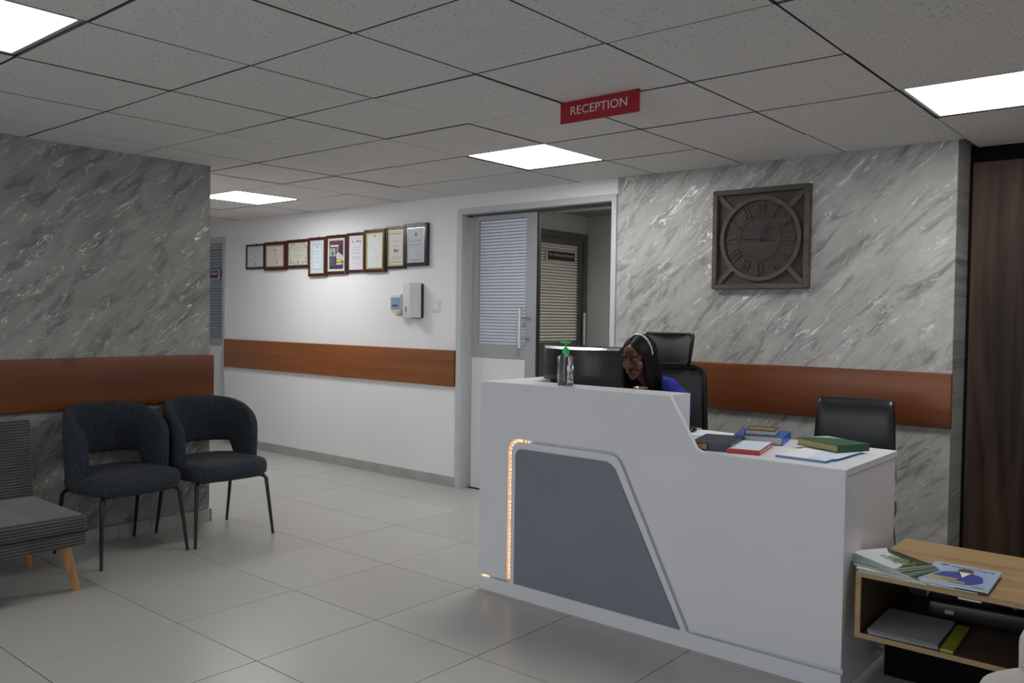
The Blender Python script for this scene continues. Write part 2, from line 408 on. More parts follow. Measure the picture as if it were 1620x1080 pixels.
struct('wall_front', MB().box(XL, YMIN-.1, 0, -4.1, YMIN, CEIL+.02).box(.3, YMIN-.1, 0, XMAX, YMIN, CEIL+.02).box(-4.1, YMIN-.1, 2.15, .3, YMIN, CEIL+.02), M['white_wall'], 'wall of the reception room behind the camera')
wn = MB()
for x in (-4.1, -3.0, -1.9, -.8, .26): wn.box(x, YMIN-.06, 0, x+.04, YMIN-.03, 2.15)
wn.box(-4.1, YMIN-.06, 0, .3, YMIN-.03, .08).box(-4.1, YMIN-.06, 2.11, .3, YMIN-.03, 2.15)
w1 = struct('assumed_window_1', wn, M['grey_metal_light'], 'assumed glazed entrance, unseen behind the camera', 'window')  # unseen entrance, assumed to account for the light on the desk front
obj('pane', B_(-4.06, YMIN-.048, .08, .26, YMIN-.042, 2.11), M['clear'], w1)
# inner lobby
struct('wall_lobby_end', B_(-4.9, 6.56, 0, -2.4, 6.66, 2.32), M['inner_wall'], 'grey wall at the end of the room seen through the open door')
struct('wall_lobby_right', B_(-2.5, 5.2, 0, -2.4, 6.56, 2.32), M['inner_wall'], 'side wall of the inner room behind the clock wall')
wi = MB().box(-4.76, YB+.14, 0, -4.64, 5.78, 2.32).box(-4.76, 5.78, 2.12, -4.64, 6.56, 2.32)
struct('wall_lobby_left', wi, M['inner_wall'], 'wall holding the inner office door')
cl = struct('ceiling_lobby', B_(-4.9, YB+.14, 2.29, -2.4, 6.66, 2.32), M['tbar'], 'ceiling of the inner room seen through the open door', 'ceiling')
for i in range(4):
    for j in range(3):
        x = -4.62+.6*i; y = 4.95+.6*j
        if x+.6 > -2.5 or y+.5 > 6.56: continue
        obj('ceiling_tile', B_(x+gc, y+gc, 2.283, x+.6-gc, min(y+.6-gc, 6.55), 2.29), M['ceiling_tile'], cl)
struct('floor_lobby', B_(-4.9, YB+.3, -.06, -2.4, 6.66, -.001), M['floor_tile'], 'tiled floor of the inner room', 'floor')

t = thing('ceiling_light', 'small added lamp panel brightening the inner room, unseen behind the door head', 'light', (-2.95, 5.75, 2.283), group='square ceiling light panels')  # unseen lamp added to brighten the inner room
obj('diffuser', B_(-.25, -.25, -.006, .25, .25, 0), M['added_lobby_light'], t)
for x in (-.27, .25): obj('frame', B_(x, -.27, -.004, x+.02, .27, .002), M['silver'], t)
# ---- skirting tiles
bb = thing('baseboard_back', 'low grey tile skirting along the white wall', 'skirting', kind='structure')
for k in range(6):
    x1 = -4.605-.6*k; x0 = max(x1-.6, DL1)
    if x1-x0 > .02: obj('skirting_tile', B_(x0+.0015, YB-.010-random.uniform(0, .0015), 0, x1-.0015, YB, .08), M['skirting'], bb, bevel=.001, seg=1)
bl = thing('baseboard_left', 'low grey tile skirting under the marble wall behind the chairs', 'skirting', kind='structure')
for k in range(8):
    y1 = 2.925-.6*k; y0 = y1-.6
    if y0 < YMIN: break
    obj('skirting_tile', B_(XL, y0+.0015, 0, XL+.012, y1-.0015, .08), M['skirting'], bl, bevel=.001, seg=1)
obj('skirting_tile', B_(-5.2, 2.918, 0, XL+.012, 2.93, .08), M['skirting'], bl)
bc = thing('baseboard_clock_wall', 'low grey tile skirting under the clock wall', 'skirting', kind='structure')
for k in range(4):
    x1 = -1.08-.6*k; x0 = max(x1-.6, DR1)
    if x1-x0 > .02: obj('skirting_tile', B_(x0+.0015, YB-.010, 0, x1-.0015, YB, .08), M['skirting'], bc, bevel=.001, seg=1)

# ---- wooden rails
def rail(name, bxs, mat, label):
    o = obj(name, B_(*bxs), mat, bevel=.006, seg=3, smooth='auto'); return tag(o, label, 'wall rail', kind='structure')
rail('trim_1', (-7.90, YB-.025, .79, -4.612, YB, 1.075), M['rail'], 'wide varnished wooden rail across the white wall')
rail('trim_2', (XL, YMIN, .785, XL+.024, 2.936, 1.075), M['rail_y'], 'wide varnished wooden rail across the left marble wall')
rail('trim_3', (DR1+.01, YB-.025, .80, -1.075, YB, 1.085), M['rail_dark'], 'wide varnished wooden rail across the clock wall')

# ---- door 1 (far left)
d = thing('door_1', 'grey framed door with teal blinds and purple plate at far left, half hidden by marble wall', 'door', kind='structure')
fr = MB()
fr.box(DL0, YB-.012, 0, DL0+.05, YB+.12, DLT).box(DL1-.05, YB-.012, 0, DL1, YB+.12, DLT).box(DL0+.05, YB-.012, DLT-.06, DL1-.05, YB+.12, DLT)
obj('door_frame', fr, M['grey_metal_light'], d, bevel=.002, seg=1)
leaf = MB().box(DL0+.05, YB+.03, 0, DL1-.05, YB+.06, 1.0).box(DL0+.05, YB+.02, 1.0, DL1-.05, YB+.065, 1.08).box(DL0+.05, YB+.02, 2.0, DL1-.05, YB+.065, DLT-.06).box(DL0+.05, YB+.02, 1.08, DL0+.10, YB+.065, 2.0).box(DL1-.075, YB+.02, 1.08, DL1-.05, YB+.065, 2.0)
lf = obj('door_leaf', leaf, [M['panel_white'], M['grey_metal']], d)
for p in lf.data.polygons:
    if p.center.z > 1.001: p.material_index = 1
obj('blind_backing', B_(DL0+.1, YB+.05, 1.08, DL1-.075, YB+.055, 2.0), M['dark_frame'], lf)
sl = MB().box(DL0+.1, -.003, -.0128, DL1-.075, .002, .0128, Matrix.Rotation(math.radians(18), 4, 'X')).mesh('slat', M['teal_slat'])
for k in range(30): obj('slat', sl, None, lf, loc=(0, YB+.044, 1.096+k*.0305))
np_ = obj('name_plate', B_(-8.45, YB+.008, 1.692, -8.045, YB+.02, 1.79), M['silver'], d, bevel=.002)
obj('plate_face', B_(-8.44, YB+.006, 1.702, -8.06, YB+.009, 1.782), M['purple'], np_)
tm = text_mesh('lettering', 'Dental', .04, M['paper'], .0006)
obj('lettering', tm, None, np_, loc=(-8.14, YB+.0055, 1.752), rot=(PI/2, 0, 0))
obj('lettering', B_(-8.3, YB+.0052, 1.716, -8.075, YB+.006, 1.722), M['lips'], np_)

# ---- door 2 (sliding door)
d = thing('door_2', 'grey sliding door with pale blue blinds standing half open behind the desk', 'door', kind='structure')
fr = MB()
fr.box(DR0, YB-.015, 0, DR0+.05, YB+.14, DRT).box(DR1-.04, YB-.015, 0, DR1, YB+.14, DRT).box(DR0+.05, YB-.015, DRT-.045, DR1-.04, YB+.14, DRT)
obj('door_frame', fr, M['grey_metal_light'], d, bevel=.002, seg=1)
obj('door_track', B_(DR0+.05, YB+.055, DRT-.06, DR1-.04, YB+.115, DRT-.045), M['dark_frame'], d)
YD = YB+.07
lf = MB().box(-4.512, YD, 1.03, -4.452, YD+.04, 2.12).box(-3.975, YD, .01, -3.876, YD+.04, 2.12).box(-4.452, YD, 2.078, -3.975, YD+.04, 2.12).box(-4.452, YD, 1.03, -3.975, YD+.04, 1.13)
leaf = obj('door_leaf', lf, M['grey_metal'], d, bevel=.002, seg=1)
obj('lower_panel', B_(-4.512, YD+.006, .01, -3.975, YD+.036, 1.03), M['panel_white'], leaf)
obj('blind_backing', B_(-4.452, YD+.03, 1.13, -3.975, YD+.036, 2.078), M['black'], leaf)
nS = 40
sl = MB().box(-4.448, -.003, -.0100, -3.979, .002, .0092, Matrix.Rotation(math.radians(10), 4, 'X')).mesh('slat', M['blue_slat'])
for k in range(nS): obj('slat', sl, None, leaf, loc=(0, YD+.02, 1.130+(k+.5)*.948/nS))
h = obj('handle', MB().tube([(-3.99, YD-.045, 1.115), (-3.99, YD-.045, 1.41)], .014, 14), M['silver'], leaf, smooth='auto')
for z in (1.185, 1.335): obj('handle_bracket', MB().tube([(-3.99, YD-.045, z), (-3.952, YD-.03, z), (-3.935, YD, z)], .007, 8).box(-3.95, YD-.004, z-.012, -3.915, YD, z+.012), M['steel'], h)
obj('lock', MB().lathe([(0, 0), (.013, 0), (.013, .008), (0, .008)], n=16), M['steel'], leaf, loc=(-3.915, YD+.001, .985), rot=(PI/2, 0, 0))
obj('edge_seal', B_(-3.876, YD+.008, .01, -3.864, YD+.036, 2.12), M['black'], leaf)

# ---- door 3 (inner office)
d = thing('door_3', 'dark framed inner office door with lit cream blinds and name plate', 'door', kind='structure')
XD = -4.618
fr = MB().box(XD-.12, 5.78, 0, XD-.0, 5.825, 2.12).box(XD-.12, 6.5, 0, XD+.004, 6.556, 2.12).box(XD-.12, 5.825, 2.065, XD+.004, 6.5, 2.12)
obj('door_frame', fr, M['dark_frame'], d)
lf = MB().box(XD-.06, 5.825, .01, XD-.02, 5.86, 2.065).box(XD-.06, 6.45, .01, XD-.02, 6.5, 2.065).box(XD-.06, 5.86, 2.01, XD-.02, 6.45, 2.065).box(XD-.06, 5.86, .01, XD-.02, 6.45, 1.12)
leaf = obj('door_leaf', lf, M['dark_frame'], d)
obj('blind_backing', B_(XD-.055, 5.86, 1.12, XD-.05, 6.45, 2.01), M['inner_wall'], leaf)
sl = MB().box(-.002, 5.862, -.0085, .002, 6.448, .0085, Matrix.Rotation(math.radians(-32), 4, 'Y')).mesh('slat', M['cream_slat'])
for k in range(33): obj('slat', sl, None, leaf, loc=(XD-.036, 0, 1.13+(k+.5)*.88/33))
pl = obj('name_plate', B_(XD-.03, 5.955, 1.845, XD-.018, 6.385, 1.945), M['silver'], d)
obj('plate_face', B_(XD-.018, 5.975, 1.857, XD-.016, 6.375, 1.937), M['maroon'], pl)
tm = text_mesh('lettering', 'Dr. Katherine Mwende', .036, M['sign_text'], .0006, width=.36)
obj('lettering', tm, None, pl, loc=(XD-.0155, 6.175, 1.905), rot=(PI/2, 0, PI/2))
obj('lettering', B_(XD-.016, 6.08, 1.874, XD-.0155, 6.26, 1.879), M['lips'], pl)
obj('handle', MB().tube([(XD+.03, 6.48, 1.09), (XD+.03, 6.48, 1.39)], .013, 12), M['silver'], d, smooth='auto')

# ---- door 4 (walnut)
d = thing('door_4', 'tall dark walnut door at the right edge beyond the marble wall', 'door', kind='structure')
obj('door_leaf', B_(-1.075, 5.06, .01, .4, 5.1, 2.2), M['walnut'], d, bevel=.003, seg=1)
obj('edge_strip', B_(-1.079, 5.050, .01, -1.066, 5.060, 2.2), M['matt_black'], d)
obj('header', B_(-1.079, 5.055, 2.2, .4, 5.12, 2.283), M['matt_black'], d)

# ================================================================== WALL THINGS
# ---- certificates
def lines(mb, x0, x1, zs, y, jitter=.2, t=.0022):
    for z in zs:
        a = random.uniform(0, jitter)*(x1-x0)/2; mb.box(x0+a, y-.0006, z-t/2, x1-a, y, z+t/2)
    return mb
CERT = [  # x0,x1,z0,z1, frame mat, frame width, mat/gold, paper colour, kind, y offset, label
 (-7.508, -7.190, 1.777, 2.022, 'black_frame', .020, None, (.56, .62, .68), 'arch', 0, 'small black framed pale blue certificate, leftmost of the row'),
 (-7.185, -6.828, 1.757, 2.030, 'wood_frame', .033, 'gold', (.68, .6, .58), 'seal', .008, 'dark brown framed pink certificate, second from the left'),
 (-6.832, -6.470, 1.768, 2.036, 'wood_frame', .030, None, (.62, .62, .50), 'floral', 0, 'dark brown framed cream certificate with flowery border'),
 (-6.478, -6.222, 1.686, 2.040, 'wood_frame', .028, 'mat', (.62, .70, .78), 'border', .008, 'brown framed certificate with blue lined border'),
 (-6.226, -5.930, 1.697, 2.048, 'wood_frame', .030, 'mat', (.05, .045, .06), 'poster', .004, 'brown framed dark magazine poster showing two people'),
 (-5.934, -5.690, 1.708, 2.055, 'wood_frame', .026, None, (.68, .66, .70), 'logos', 0, 'brown framed lilac certificate with dark round emblems'),
 (-5.695, -5.420, 1.705, 2.068, 'wood_frame', .030, 'gold', (.70, .74, .75), 'blank', .010, 'brown framed nearly blank white certificate with gold edge'),
 (-5.420, -5.180, 1.728, 2.078, 'black_frame', .026, 'gold', (.70, .67, .63), 'badge', .002, 'black framed certificate with gold lip and central dark badge'),
 (-5.186, -4.916, 1.742, 2.088, 'black_frame', .033, 'steel', (.55, .59, .62), 'letter', .010, 'glossy black framed letter, rightmost of the row'),
]
for n, (x0, x1, z0, z1, fm, fwd, mt, pc, kd, yo, lab) in enumerate(CERT):
    t = thing('framed_certificate', lab, 'certificate', ((x0+x1)/2, YB-yo, z0), group='framed certificates in a row on the white wall')
    W = (x1-x0)/2; H = z1-z0; yf = -.022
    f = MB()
    for a in [((-W, 0), (W, 0), (W-fwd, fwd), (-W+fwd, fwd)), ((W, 0), (W, H), (W-fwd, H-fwd), (W-fwd, fwd)), ((W, H), (-W, H), (-W+fwd, H-fwd), (W-fwd, H-fwd)), ((-W, H), (-W, 0), (-W+fwd, fwd), (-W+fwd, H-fwd))]:
        f.prism(a, yf, yo if yo else 0)
    obj('frame', f, M[fm], t, bevel=.004, seg=2)
    obj('hook', MB().tube([(0, -.004, H-.004), (0, -.004, H+.010)], .003, 6), M['black'], t)
    i = fwd-.001; pw, ph0, ph1 = W-i, i, H-i
    if mt:
        mm = {'gold': M['gold'], 'mat': M['page_edge'], 'steel': M['steel']}[mt]; k = {'gold': .012, 'mat': .020, 'steel': .007}[mt]
        lp = MB()
        for a in ((-pw, ph0, pw, ph0+k), (-pw, ph1-k, pw, ph1), (-pw, ph0+k, -pw+k, ph1-k), (pw-k, ph0+k, pw, ph1-k)): lp.box(a[0], yf+.004, a[1], a[2], yf+.009, a[3])
        obj('mount', lp, mm, t)
        pw -= k; ph0 += k; ph1 -= k
    pm = plain('certificate_paper', pc, .35, var=.02)
    y = yf+.008
    pp = obj('paper', B_(-W+i, y, i, W-i, y+.006, H-i), pm, t)
    pr = MB(); hh = ph1-ph0; cz = (ph0+ph1)/2
    Z = lambda q: ph0+hh*q
    if kd == 'arch':
        for k in range(15):
            a = math.radians(30+k*120/14); pr.box(-math.cos(a)*pw*.75-.004, y-.0006, Z(.45)+math.sin(a)*hh*.38-.003, -math.cos(a)*pw*.75+.004, y, Z(.45)+math.sin(a)*hh*.38+.003)
        lines(pr, -pw*.7, pw*.7, [Z(.62), Z(.5), Z(.38)], y, .5); pr.box(-.008, y-.0006, Z(.1), .008, y, Z(.22)); lines(pr, -pw*.9, pw*.9, [Z(.05), Z(.95)], y, .05)
    elif kd == 'seal':
        for k in range(5): pr.box(-.02+k*.009, y-.0006, Z(.72+.05*(k % 2)), -.015+k*.009, y, Z(.82+.04*(k % 2)))
        lines(pr, -pw*.35, pw*.35, [Z(.6), Z(.45), Z(.3)], y, .5); lines(pr, -pw*.8, -pw*.3, [Z(.13)], y); pr.box(.02, y-.0006, Z(.1), .035, y, Z(.2))
    elif kd == 'floral':
        for k in range(64):
            a = 2*PI*k/64; q = .86+.08*math.sin(7*a); pr.ell((math.copysign(abs(math.cos(a))**.5, math.cos(a))*pw*q, y, cz+math.copysign(abs(math.sin(a))**.5, math.sin(a))*hh/2*q), (.0045, .0006, .0045), 6, 4)
        lines(pr, -pw*.5, pw*.5, [Z(.76), Z(.66), Z(.42)], y, .3); pr.ell((0, y, Z(.12)), (.010, .0008, .013), 10, 6)
    elif kd == 'border':
        for a in ((-pw*.8, .06, pw*.8, .075), (-pw*.8, .925, pw*.8, .94)): pr.box(a[0], y-.0006, Z(a[1]), a[2], y, Z(a[3]))
        for s in (-1, 1): pr.box(s*pw*.8-.0015, y-.0006, Z(.06), s*pw*.8+.0015, y, Z(.94))
        pr.ell((0, y, Z(.84)), (.009, .0006, .009), 10, 6); lines(pr, -pw*.6, pw*.6, [Z(.68), Z(.58), Z(.46), Z(.34)], y, .5)
    elif kd == 'logos':
        for k, (a, b2) in enumerate(((-.5, .82), (.1, .84), (.28, .83), (.55, .82))): pr.ell((a*pw, y, Z(b2)), (.008, .0007, .009), 8, 6)
        for k in range(10):
            a = PI*k/9; pr.box(math.cos(a)*pw*.4-.002, y-.0006, Z(.84)+math.sin(a)*.03-.002, math.cos(a)*pw*.4+.002, y, Z(.84)+math.sin(a)*.03+.002)
        lines(pr, -pw*.75, pw*.75, [Z(.66), Z(.57), Z(.49), Z(.37), Z(.33)], y, .4); lines(pr, -pw*.6, -pw*.2, [Z(.18)], y); lines(pr, pw*.1, pw*.6, [Z(.17)], y)
    elif kd == 'blank':
        pr.prism([(-.012, Z(.97)), (.012, Z(.97)), (0, Z(.90))], y-.0006, y); lines(pr, -.012, .012, [Z(.56)], y)
    elif kd == 'badge':
        lines(pr, -pw*.85, pw*.85, [Z(.92), Z(.07)], y, .02, .005); lines(pr, -pw*.7, pw*.7, [Z(.7), Z(.55), Z(.22), Z(.16)], y, .4)
        pr.ell((-.012, y, Z(.41)), (.014, .0007, .017), 12, 6); pr.ell((.018, y, Z(.41)), (.018, .0007, .008), 12, 6)
    elif kd == 'letter':
        pr.box(-.012, y-.0006, Z(.78), .012, y, Z(.86)); lines(pr, -pw*.2, pw*.2, [Z(.74)], y)
        for z in (.64, .61, .52, .49, .42): lines(pr, -pw*.8, pw*(.7 if z > .45 else -.3), [Z(z)], y, .02)
        lines(pr, pw*.1, pw*.7, [Z(.25), Z(.15)], y); lines(pr, -pw*.8, pw*.8, [Z(.06), Z(.03)], y, .1)
    if kd == 'poster':
        P2 = lambda nm, mb, c: obj(nm, mb, plain(nm+'_ink', c, .4), pp)
        P2('banner', B_(-pw, y-.0006, Z(.86), pw, y, Z(1)), (.12, .04, .10))
        lines(pr, -pw*.9, pw*.3, [Z(.83), Z(.80)], y, .1, .006)
        P2('figure', MB().ell((-pw*.55, y, Z(.55)), (.017, .0008, .024), 12, 6), (.10, .06, .04))
        P2('figure', MB().prism([(-pw*.98, Z(.1)), (-pw*.98, Z(.38)), (-pw*.6, Z(.47)), (-pw*.15, Z(.38)), (-pw*.1, Z(.1))], y-.0008, y), (.08, .09, .12))
        P2('figure', MB().ell((pw*.12, y, Z(.68)), (.019, .001, .028), 12, 6), (.28, .17, .13))
        P2('figure', MB().prism([(0, Z(.36)), (-pw*.1, Z(.5)), (pw*.2, Z(.6)), (pw*.9, Z(.46)), (pw, Z(.3))], y-.0009, y), (.5, .48, .52))
        P2('backdrop', B_(-pw*.98, y-.0005, Z(.45), -pw*.15, y, Z(.74)), (.33, .36, .34))
        P2('caption', B_(0, y-.0011, Z(.24), pw*.75, y, Z(.34)), (.62, .55, .05))
        P2('caption', B_(0, y-.0011, Z(.15), pw*.8, y, Z(.21)), (.6, .6, .62))
        tag(obj('print', pr, M['paper'], pp), kind='stuff')
    elif pr.v: tag(obj('print', pr, M['ink'], pp), kind='stuff')

# ---- dispensers and switch
t = thing('towel_dispenser', 'white paper dispenser with black back plate on the white wall', 'dispenser', (-5.047, YB, 1.325))
obj('back_plate', MB().prism(rounded([(-.062, -.005), (.068, -.005), (.068, .278), (-.062, .278)], .02), -.022, 0), M['gloss_black'], t)
obj('cover', MB().prism([(-.064, -.018), (-.064, -.100), (-.058, -.112), (.020, -.112), (.032, -.102), (.060, -.045), (.063, -.018)], 0, .277, 'z'), M['panel_white'], t, bevel=.007, seg=3, smooth='auto')
obj('level_window', B_(-.025, -.1135, .045, -.015, -.110, .09), M['black'], t)
obj('lock', MB().lathe([(0, 0), (.004, 0), (.004, .003), (0, .003)], n=10), M['black'], t, loc=(-.020, -.111, .028), rot=(PI/2, 0, 0))
t = thing('soap_dispenser', 'small soap dispenser with blue window left of the paper dispenser', 'dispenser', (-5.222, YB, 1.338))
obj('body', MB().prism(rounded([(-.062, .05), (.062, .05), (.062, .175), (-.062, .175)], .012), -.085, 0), M['panel_white'], t, bevel=.004)
obj('window', B_(-.054, -.089, .056, .054, -.083, .155), M['soap_blue'], t, bevel=.003)
obj('label_strip', B_(-.03, -.0905, .078, .03, -.0895, .090), M['navy'], t)
obj('spout', MB().prism([(-.055, .052), (.055, .052), (.040, .02), (.02, .02), (.01, 0), (-.01, 0), (-.02, .02), (-.05, .03)], -.08, -.01), M['page_edge'], t, bevel=.003)
t = thing('light_switch', 'square white light switch on the white wall beside the door', 'switch', (-4.832, YB, 1.375))
obj('plate', B_(-.045, -.009, 0, .045, 0, .088), M['panel_white'], t, bevel=.002)
obj('rocker', B_(-.02, -.0125, .02, .02, -.008, .068), M['white_wall'], t, bevel=.001)

# ---- clock
t = thing('wall_clock', 'large square dark wooden clock with Roman numerals on the marble wall', 'clock', (-2.123, YB, 1.825))
obj('backboard', B_(-.285, -.018, -.285, .285, 0, .285), M['clock_wood'], t)
W = .297; fwd = .03
f = MB()
for a in [((-W, -W), (W, -W), (W-fwd, -W+fwd), (-W+fwd, -W+fwd)), ((W, -W), (W, W), (W-fwd, W-fwd), (W-fwd, -W+fwd)), ((W, W), (-W, W), (-W+fwd, W-fwd), (W-fwd, W-fwd)), ((-W, W), (-W, -W), (-W+fwd, -W+fwd), (-W+fwd, W-fwd))]: f.prism(a, -.045, 0)
obj('frame', f, M['clock_light'], t, bevel=.003, seg=1)
def ring(r0, r1, y0, y1, n=64):
    m = MB(); rg = []
    for k in range(n+1):
        a = 2*PI*k/n; c, s = math.cos(a), math.sin(a); rg.append([(r0*c, y0, r0*s), (r1*c, y0, r1*s), (r1*c, y1, r1*s), (r0*c, y1, r0*s)])
    return m.loft(rg, True, False)
obj('outer_ring', ring(.226, .250, -.034, -.016), M['clock_light'], t)
obj('inner_ring', ring(.125, .131, -.021, -.016), M['clock_wood'], t)
for q in range(4):
    Mx = Matrix.Rotation(PI/4+q*PI/2, 4, 'Y')
    obj('corner_bar', MB().box(.249, -.030, -.014, .372, -.016, .014, Mx), M['clock_light'], t)
def stroke(m, x0, z0, x1, z1, w_):
    d_ = Vector((x1-x0, z1-z0)); nrm = Vector((-d_.y, d_.x)).normalized()*w_/2
    m.prism([(x0-nrm.x, z0-nrm.y), (x1-nrm.x, z1-nrm.y), (x1+nrm.x, z1+nrm.y), (x0+nrm.x, z0+nrm.y)], -.026, -.016)
GL = {'I': 1.0, 'V': 2.4, 'X': 2.4}
for n, r in enumerate(['XII', 'I', 'II', 'III', 'IV', 'V', 'VI', 'VII', 'VIII', 'IX', 'X', 'XI']):
    m = MB(); u_ = .0125; tot = sum(GL[c] for c in r)*u_; x = -tot/2; h0, h1 = .145, .212
    for c in r:
        wd = GL[c]*u_; a, b2 = x+.002, x+wd-.002
        if c == 'I': stroke(m, x+wd/2, h0, x+wd/2, h1, .006); stroke(m, a, h0, b2, h0, .003); stroke(m, a, h1, b2, h1, .003)
        if c == 'V': stroke(m, a+.002, h1, x+wd/2, h0, .006); stroke(m, b2-.002, h1, x+wd/2, h0, .003)
        if c == 'X': stroke(m, a+.002, h1, b2-.002, h0, .006); stroke(m, b2-.002, h1, a+.002, h0, .003)
        x += wd
    o = obj('numeral', m, M['clock_light'], t); o.rotation_euler = (0, n*PI/6, 0)
def hand(name, L_, tail, w_, ang, y):
    m = MB().prism([(-w_/2, -tail), (w_/2, -tail), (w_*.4, L_*.7), (w_*1.1, L_*.76), (0, L_), (-w_*1.1, L_*.76), (-w_*.4, L_*.7)], y-.003, y)
    o = obj(name, m, M['black'], t); o.rotation_euler = (0, math.radians(ang), 0)
hand('hour_hand', .105, .02, .007, 33, -.030); hand('minute_hand', .14, .07, .006, 274, -.034)
obj('hub', MB().lathe([(0, 0), (.011, 0), (.011, .012), (0, .012)], n=16), M['black'], t, loc=(0, -.026, 0), rot=(PI/2, 0, 0))

# ---- hanging reception sign
t = thing('hanging_sign', 'dark red sign reading RECEPTION hanging from the ceiling', 'sign', (-2.06, 2.99, CEIL))
obj('board', B_(-.2, -.004, -.098, .2, .004, -.004), M['red_sign'], t, bevel=.001, seg=1)
tm = text_mesh('lettering', 'RECEPTION', .052, M['sign_text'], .0008, width=.287)
obj('lettering', tm, None, t, loc=(0, -.0052, -.0505), rot=(PI/2, 0, 0))
for x in (-.19, .19): obj('clip', B_(x-.006, -.006, -.012, x+.006, .006, 0), M['black'], t)

# ================================================================== RECEPTION DESK
t = thing('reception_desk', 'white reception counter with grey angled front panel and warm light strip', 'desk')
YF, YP = 3.115, 3.090
X0, X1 = -2.80, -1.035
XS = -1.765
HT, HL = 1.027, .812
body = MB()
body.prism([(X0, 0), (X1, 0), (X1, HL-.03), (-1.64, HL-.03), (XS, HT-.02), (X0, HT-.02)], YF, YF+.02)
obj('front_board', body, M['desk_white'], t)
# front panel with cut-out (outer boundary + inner boundary built as one polygon with a slot open at the bottom)
out = [(X0-.003, .078), (X0-.003, HT)]+[(-1.752, HT)]+rounded([(-1.64, .812)], 0)
cut = rounded([(-2.621, .078), (-2.621, .766), (-1.993, .766), (-1.638, .078)], [0, .075, .045, 0], 8)
panel = [(X0-.003, .078), cut[0]]+cut[1:-1]+[cut[-1], (X1+.002, .087), (X1+.002, HL), ]+rounded([(-1.60, HL), ], 0)+[(-1.628, HL+.012), (-1.645, HL+.04), (-1.752, HT), (X0-.003, HT)]
obj('front_panel', MB().prism(panel, YP, YF), M['desk_white'], t, bevel=.0012, seg=1)
grey = rounded([(-2.574, .072), (-2.574, .719), (-2.028, .719), (-1.684, .072)], [.0, .04, .05, .0], 8)
inner = [(X0, 0), (X1, 0), (X1, .066), (-1.655, .066)]+rounded([(-1.655, .068), (-2.006, .752), (-2.603, .752), (-2.603, .068)], [0, .045, .06, 0], 8)[1:-1]+[(-2.603, .066), (X0, .066)]
obj('inner_frame', MB().prism(inner, YP+.004, YF), M['desk_white'], t, bevel=.001, seg=1)
obj('grey_panel', MB().prism(grey, YP-.003, YF), M['desk_grey'], t, bevel=.001, seg=1)
# raised ledge (front and left), top boards
obj('ledge_top', MB().prism([(X0, YF+.001), (XS, YF+.001), (XS, 3.29), (-2.64, 3.29), (-2.64, 3.70), (X0, 3.70)], HT-.02, HT-.001, 'z'), M['desk_white'], t)
obj('ledge_back', MB().box(-2.64, 3.272, HL, XS-.003, 3.288, HT-.02).box(-2.655, 3.288, HL, -2.64, 3.70, HT-.02), M['desk_white'], t)
obj('ledge_end', B_(XS-.016, YF+.02, HL, XS, 3.288, HT-.02), M['desk_white'], t)
obj('worktop', MB().prism([(X0+.02, YF+.02), (X1, YF+.001), (X1, 3.72), (X0+.02, 3.72)], HL-.025, HL, 'z'), M['desk_white'], t, bevel=.0008, seg=1)
obj('side_panel', B_(X0, YF+.02, 0, X0+.018, 3.70, HT-.02), M['desk_white'], t)
obj('side_panel', B_(X1-.02, YF+.02, 0, X1-.002, 3.70, HL-.026), M['desk_white'], t)
obj('pedestal', B_(-1.5, 3.2, .08, -1.06, 3.68, HL-.03), M['desk_white'], t)
# LED rope
path = []
for k in range(6): path.append((-2.775+.15*k/5, .070))
seg1 = [(-2.612, .09+.60*k/31) for k in range(32)]
arc = [(-2.612+.05*(1-math.cos(a)), .69+.066*math.sin(a)) for a in [PI/2*k/5 for k in range(1, 6)]]
seg2 = [(-2.562+.105*k/9, .756-.012*(k/9)**1.5) for k in (1, 3, 4.8, 6.6, 8.4)]
led = MB(); core = MB()
for (x, z) in seg1+arc+seg2: led.ell((x+random.uniform(-.0015, .0015), YF-.008, z), (.0030, .0026, .0034), 8, 5)
for x in (-2.785, -2.778, -2.772, -2.755): led.ell((x, YF-.004, .0735), (.003, .0025, .0025), 8, 5)
strip = obj('light_strip', MB().tube([(x, YF-.002, z) for x, z in seg1+arc+seg2], .0022, 6), M['gold_paper'], t)
tag(obj('light_bulbs', led, M['led'], strip), kind='stuff')
obj('wire', MB().tube([(-2.458+.008*k, YF-.004, .744+.014*((k-6)/6)**2-.006) for k in range(13)], .0028, 6), M['dark_frame'], t)

# ---- worktop things
def book(name, label, cat, cx, cy, z, w_, d_, h_, rot, cover, pages, spine='x-', extras=None):
    o = thing(name, label, cat, (cx, cy, z), math.radians(rot))
    c = MB().box(-w_/2, -d_/2, 0, w_/2, d_/2, .0025).box(-w_/2, -d_/2, h_-.0025, w_/2, d_/2, h_)
    if spine == 'x-': c.box(-w_/2, -d_/2, .0025, -w_/2+.003, d_/2, h_-.0025)
    if spine == 'y-': c.box(-w_/2, -d_/2, .0025, w_/2, -d_/2+.003, h_-.0025)
    if spine == 'x+': c.box(w_/2-.003, -d_/2, .0025, w_/2, d_/2, h_-.0025)
    obj('cover', c, cover, o)
    e = .004
    px0, px1, py0 = -w_/2+e, w_/2-e, -d_/2+e
    obj('pages', B_(px0, py0, .0025, px1, d_/2-e, h_-.0025), pages, o)
    return o
b = book('ledger', 'navy ledger with gold page corner against the raised counter end', 'book', -1.632, 3.290, HL, .165, .29, .030, 14, M['navy'], M['navy'], 'x+')
obj('gold_label', B_(-.078, -.1515, .006, -.012, -.149, .026), M['gold_paper'], b)
b = book('notebook', 'red spined book with pale blue sheets on top at counter front', 'book', -1.487, 3.290, HL, .130, .26, .017, 12, M['red_cover'], M['page_edge'], 'y-')
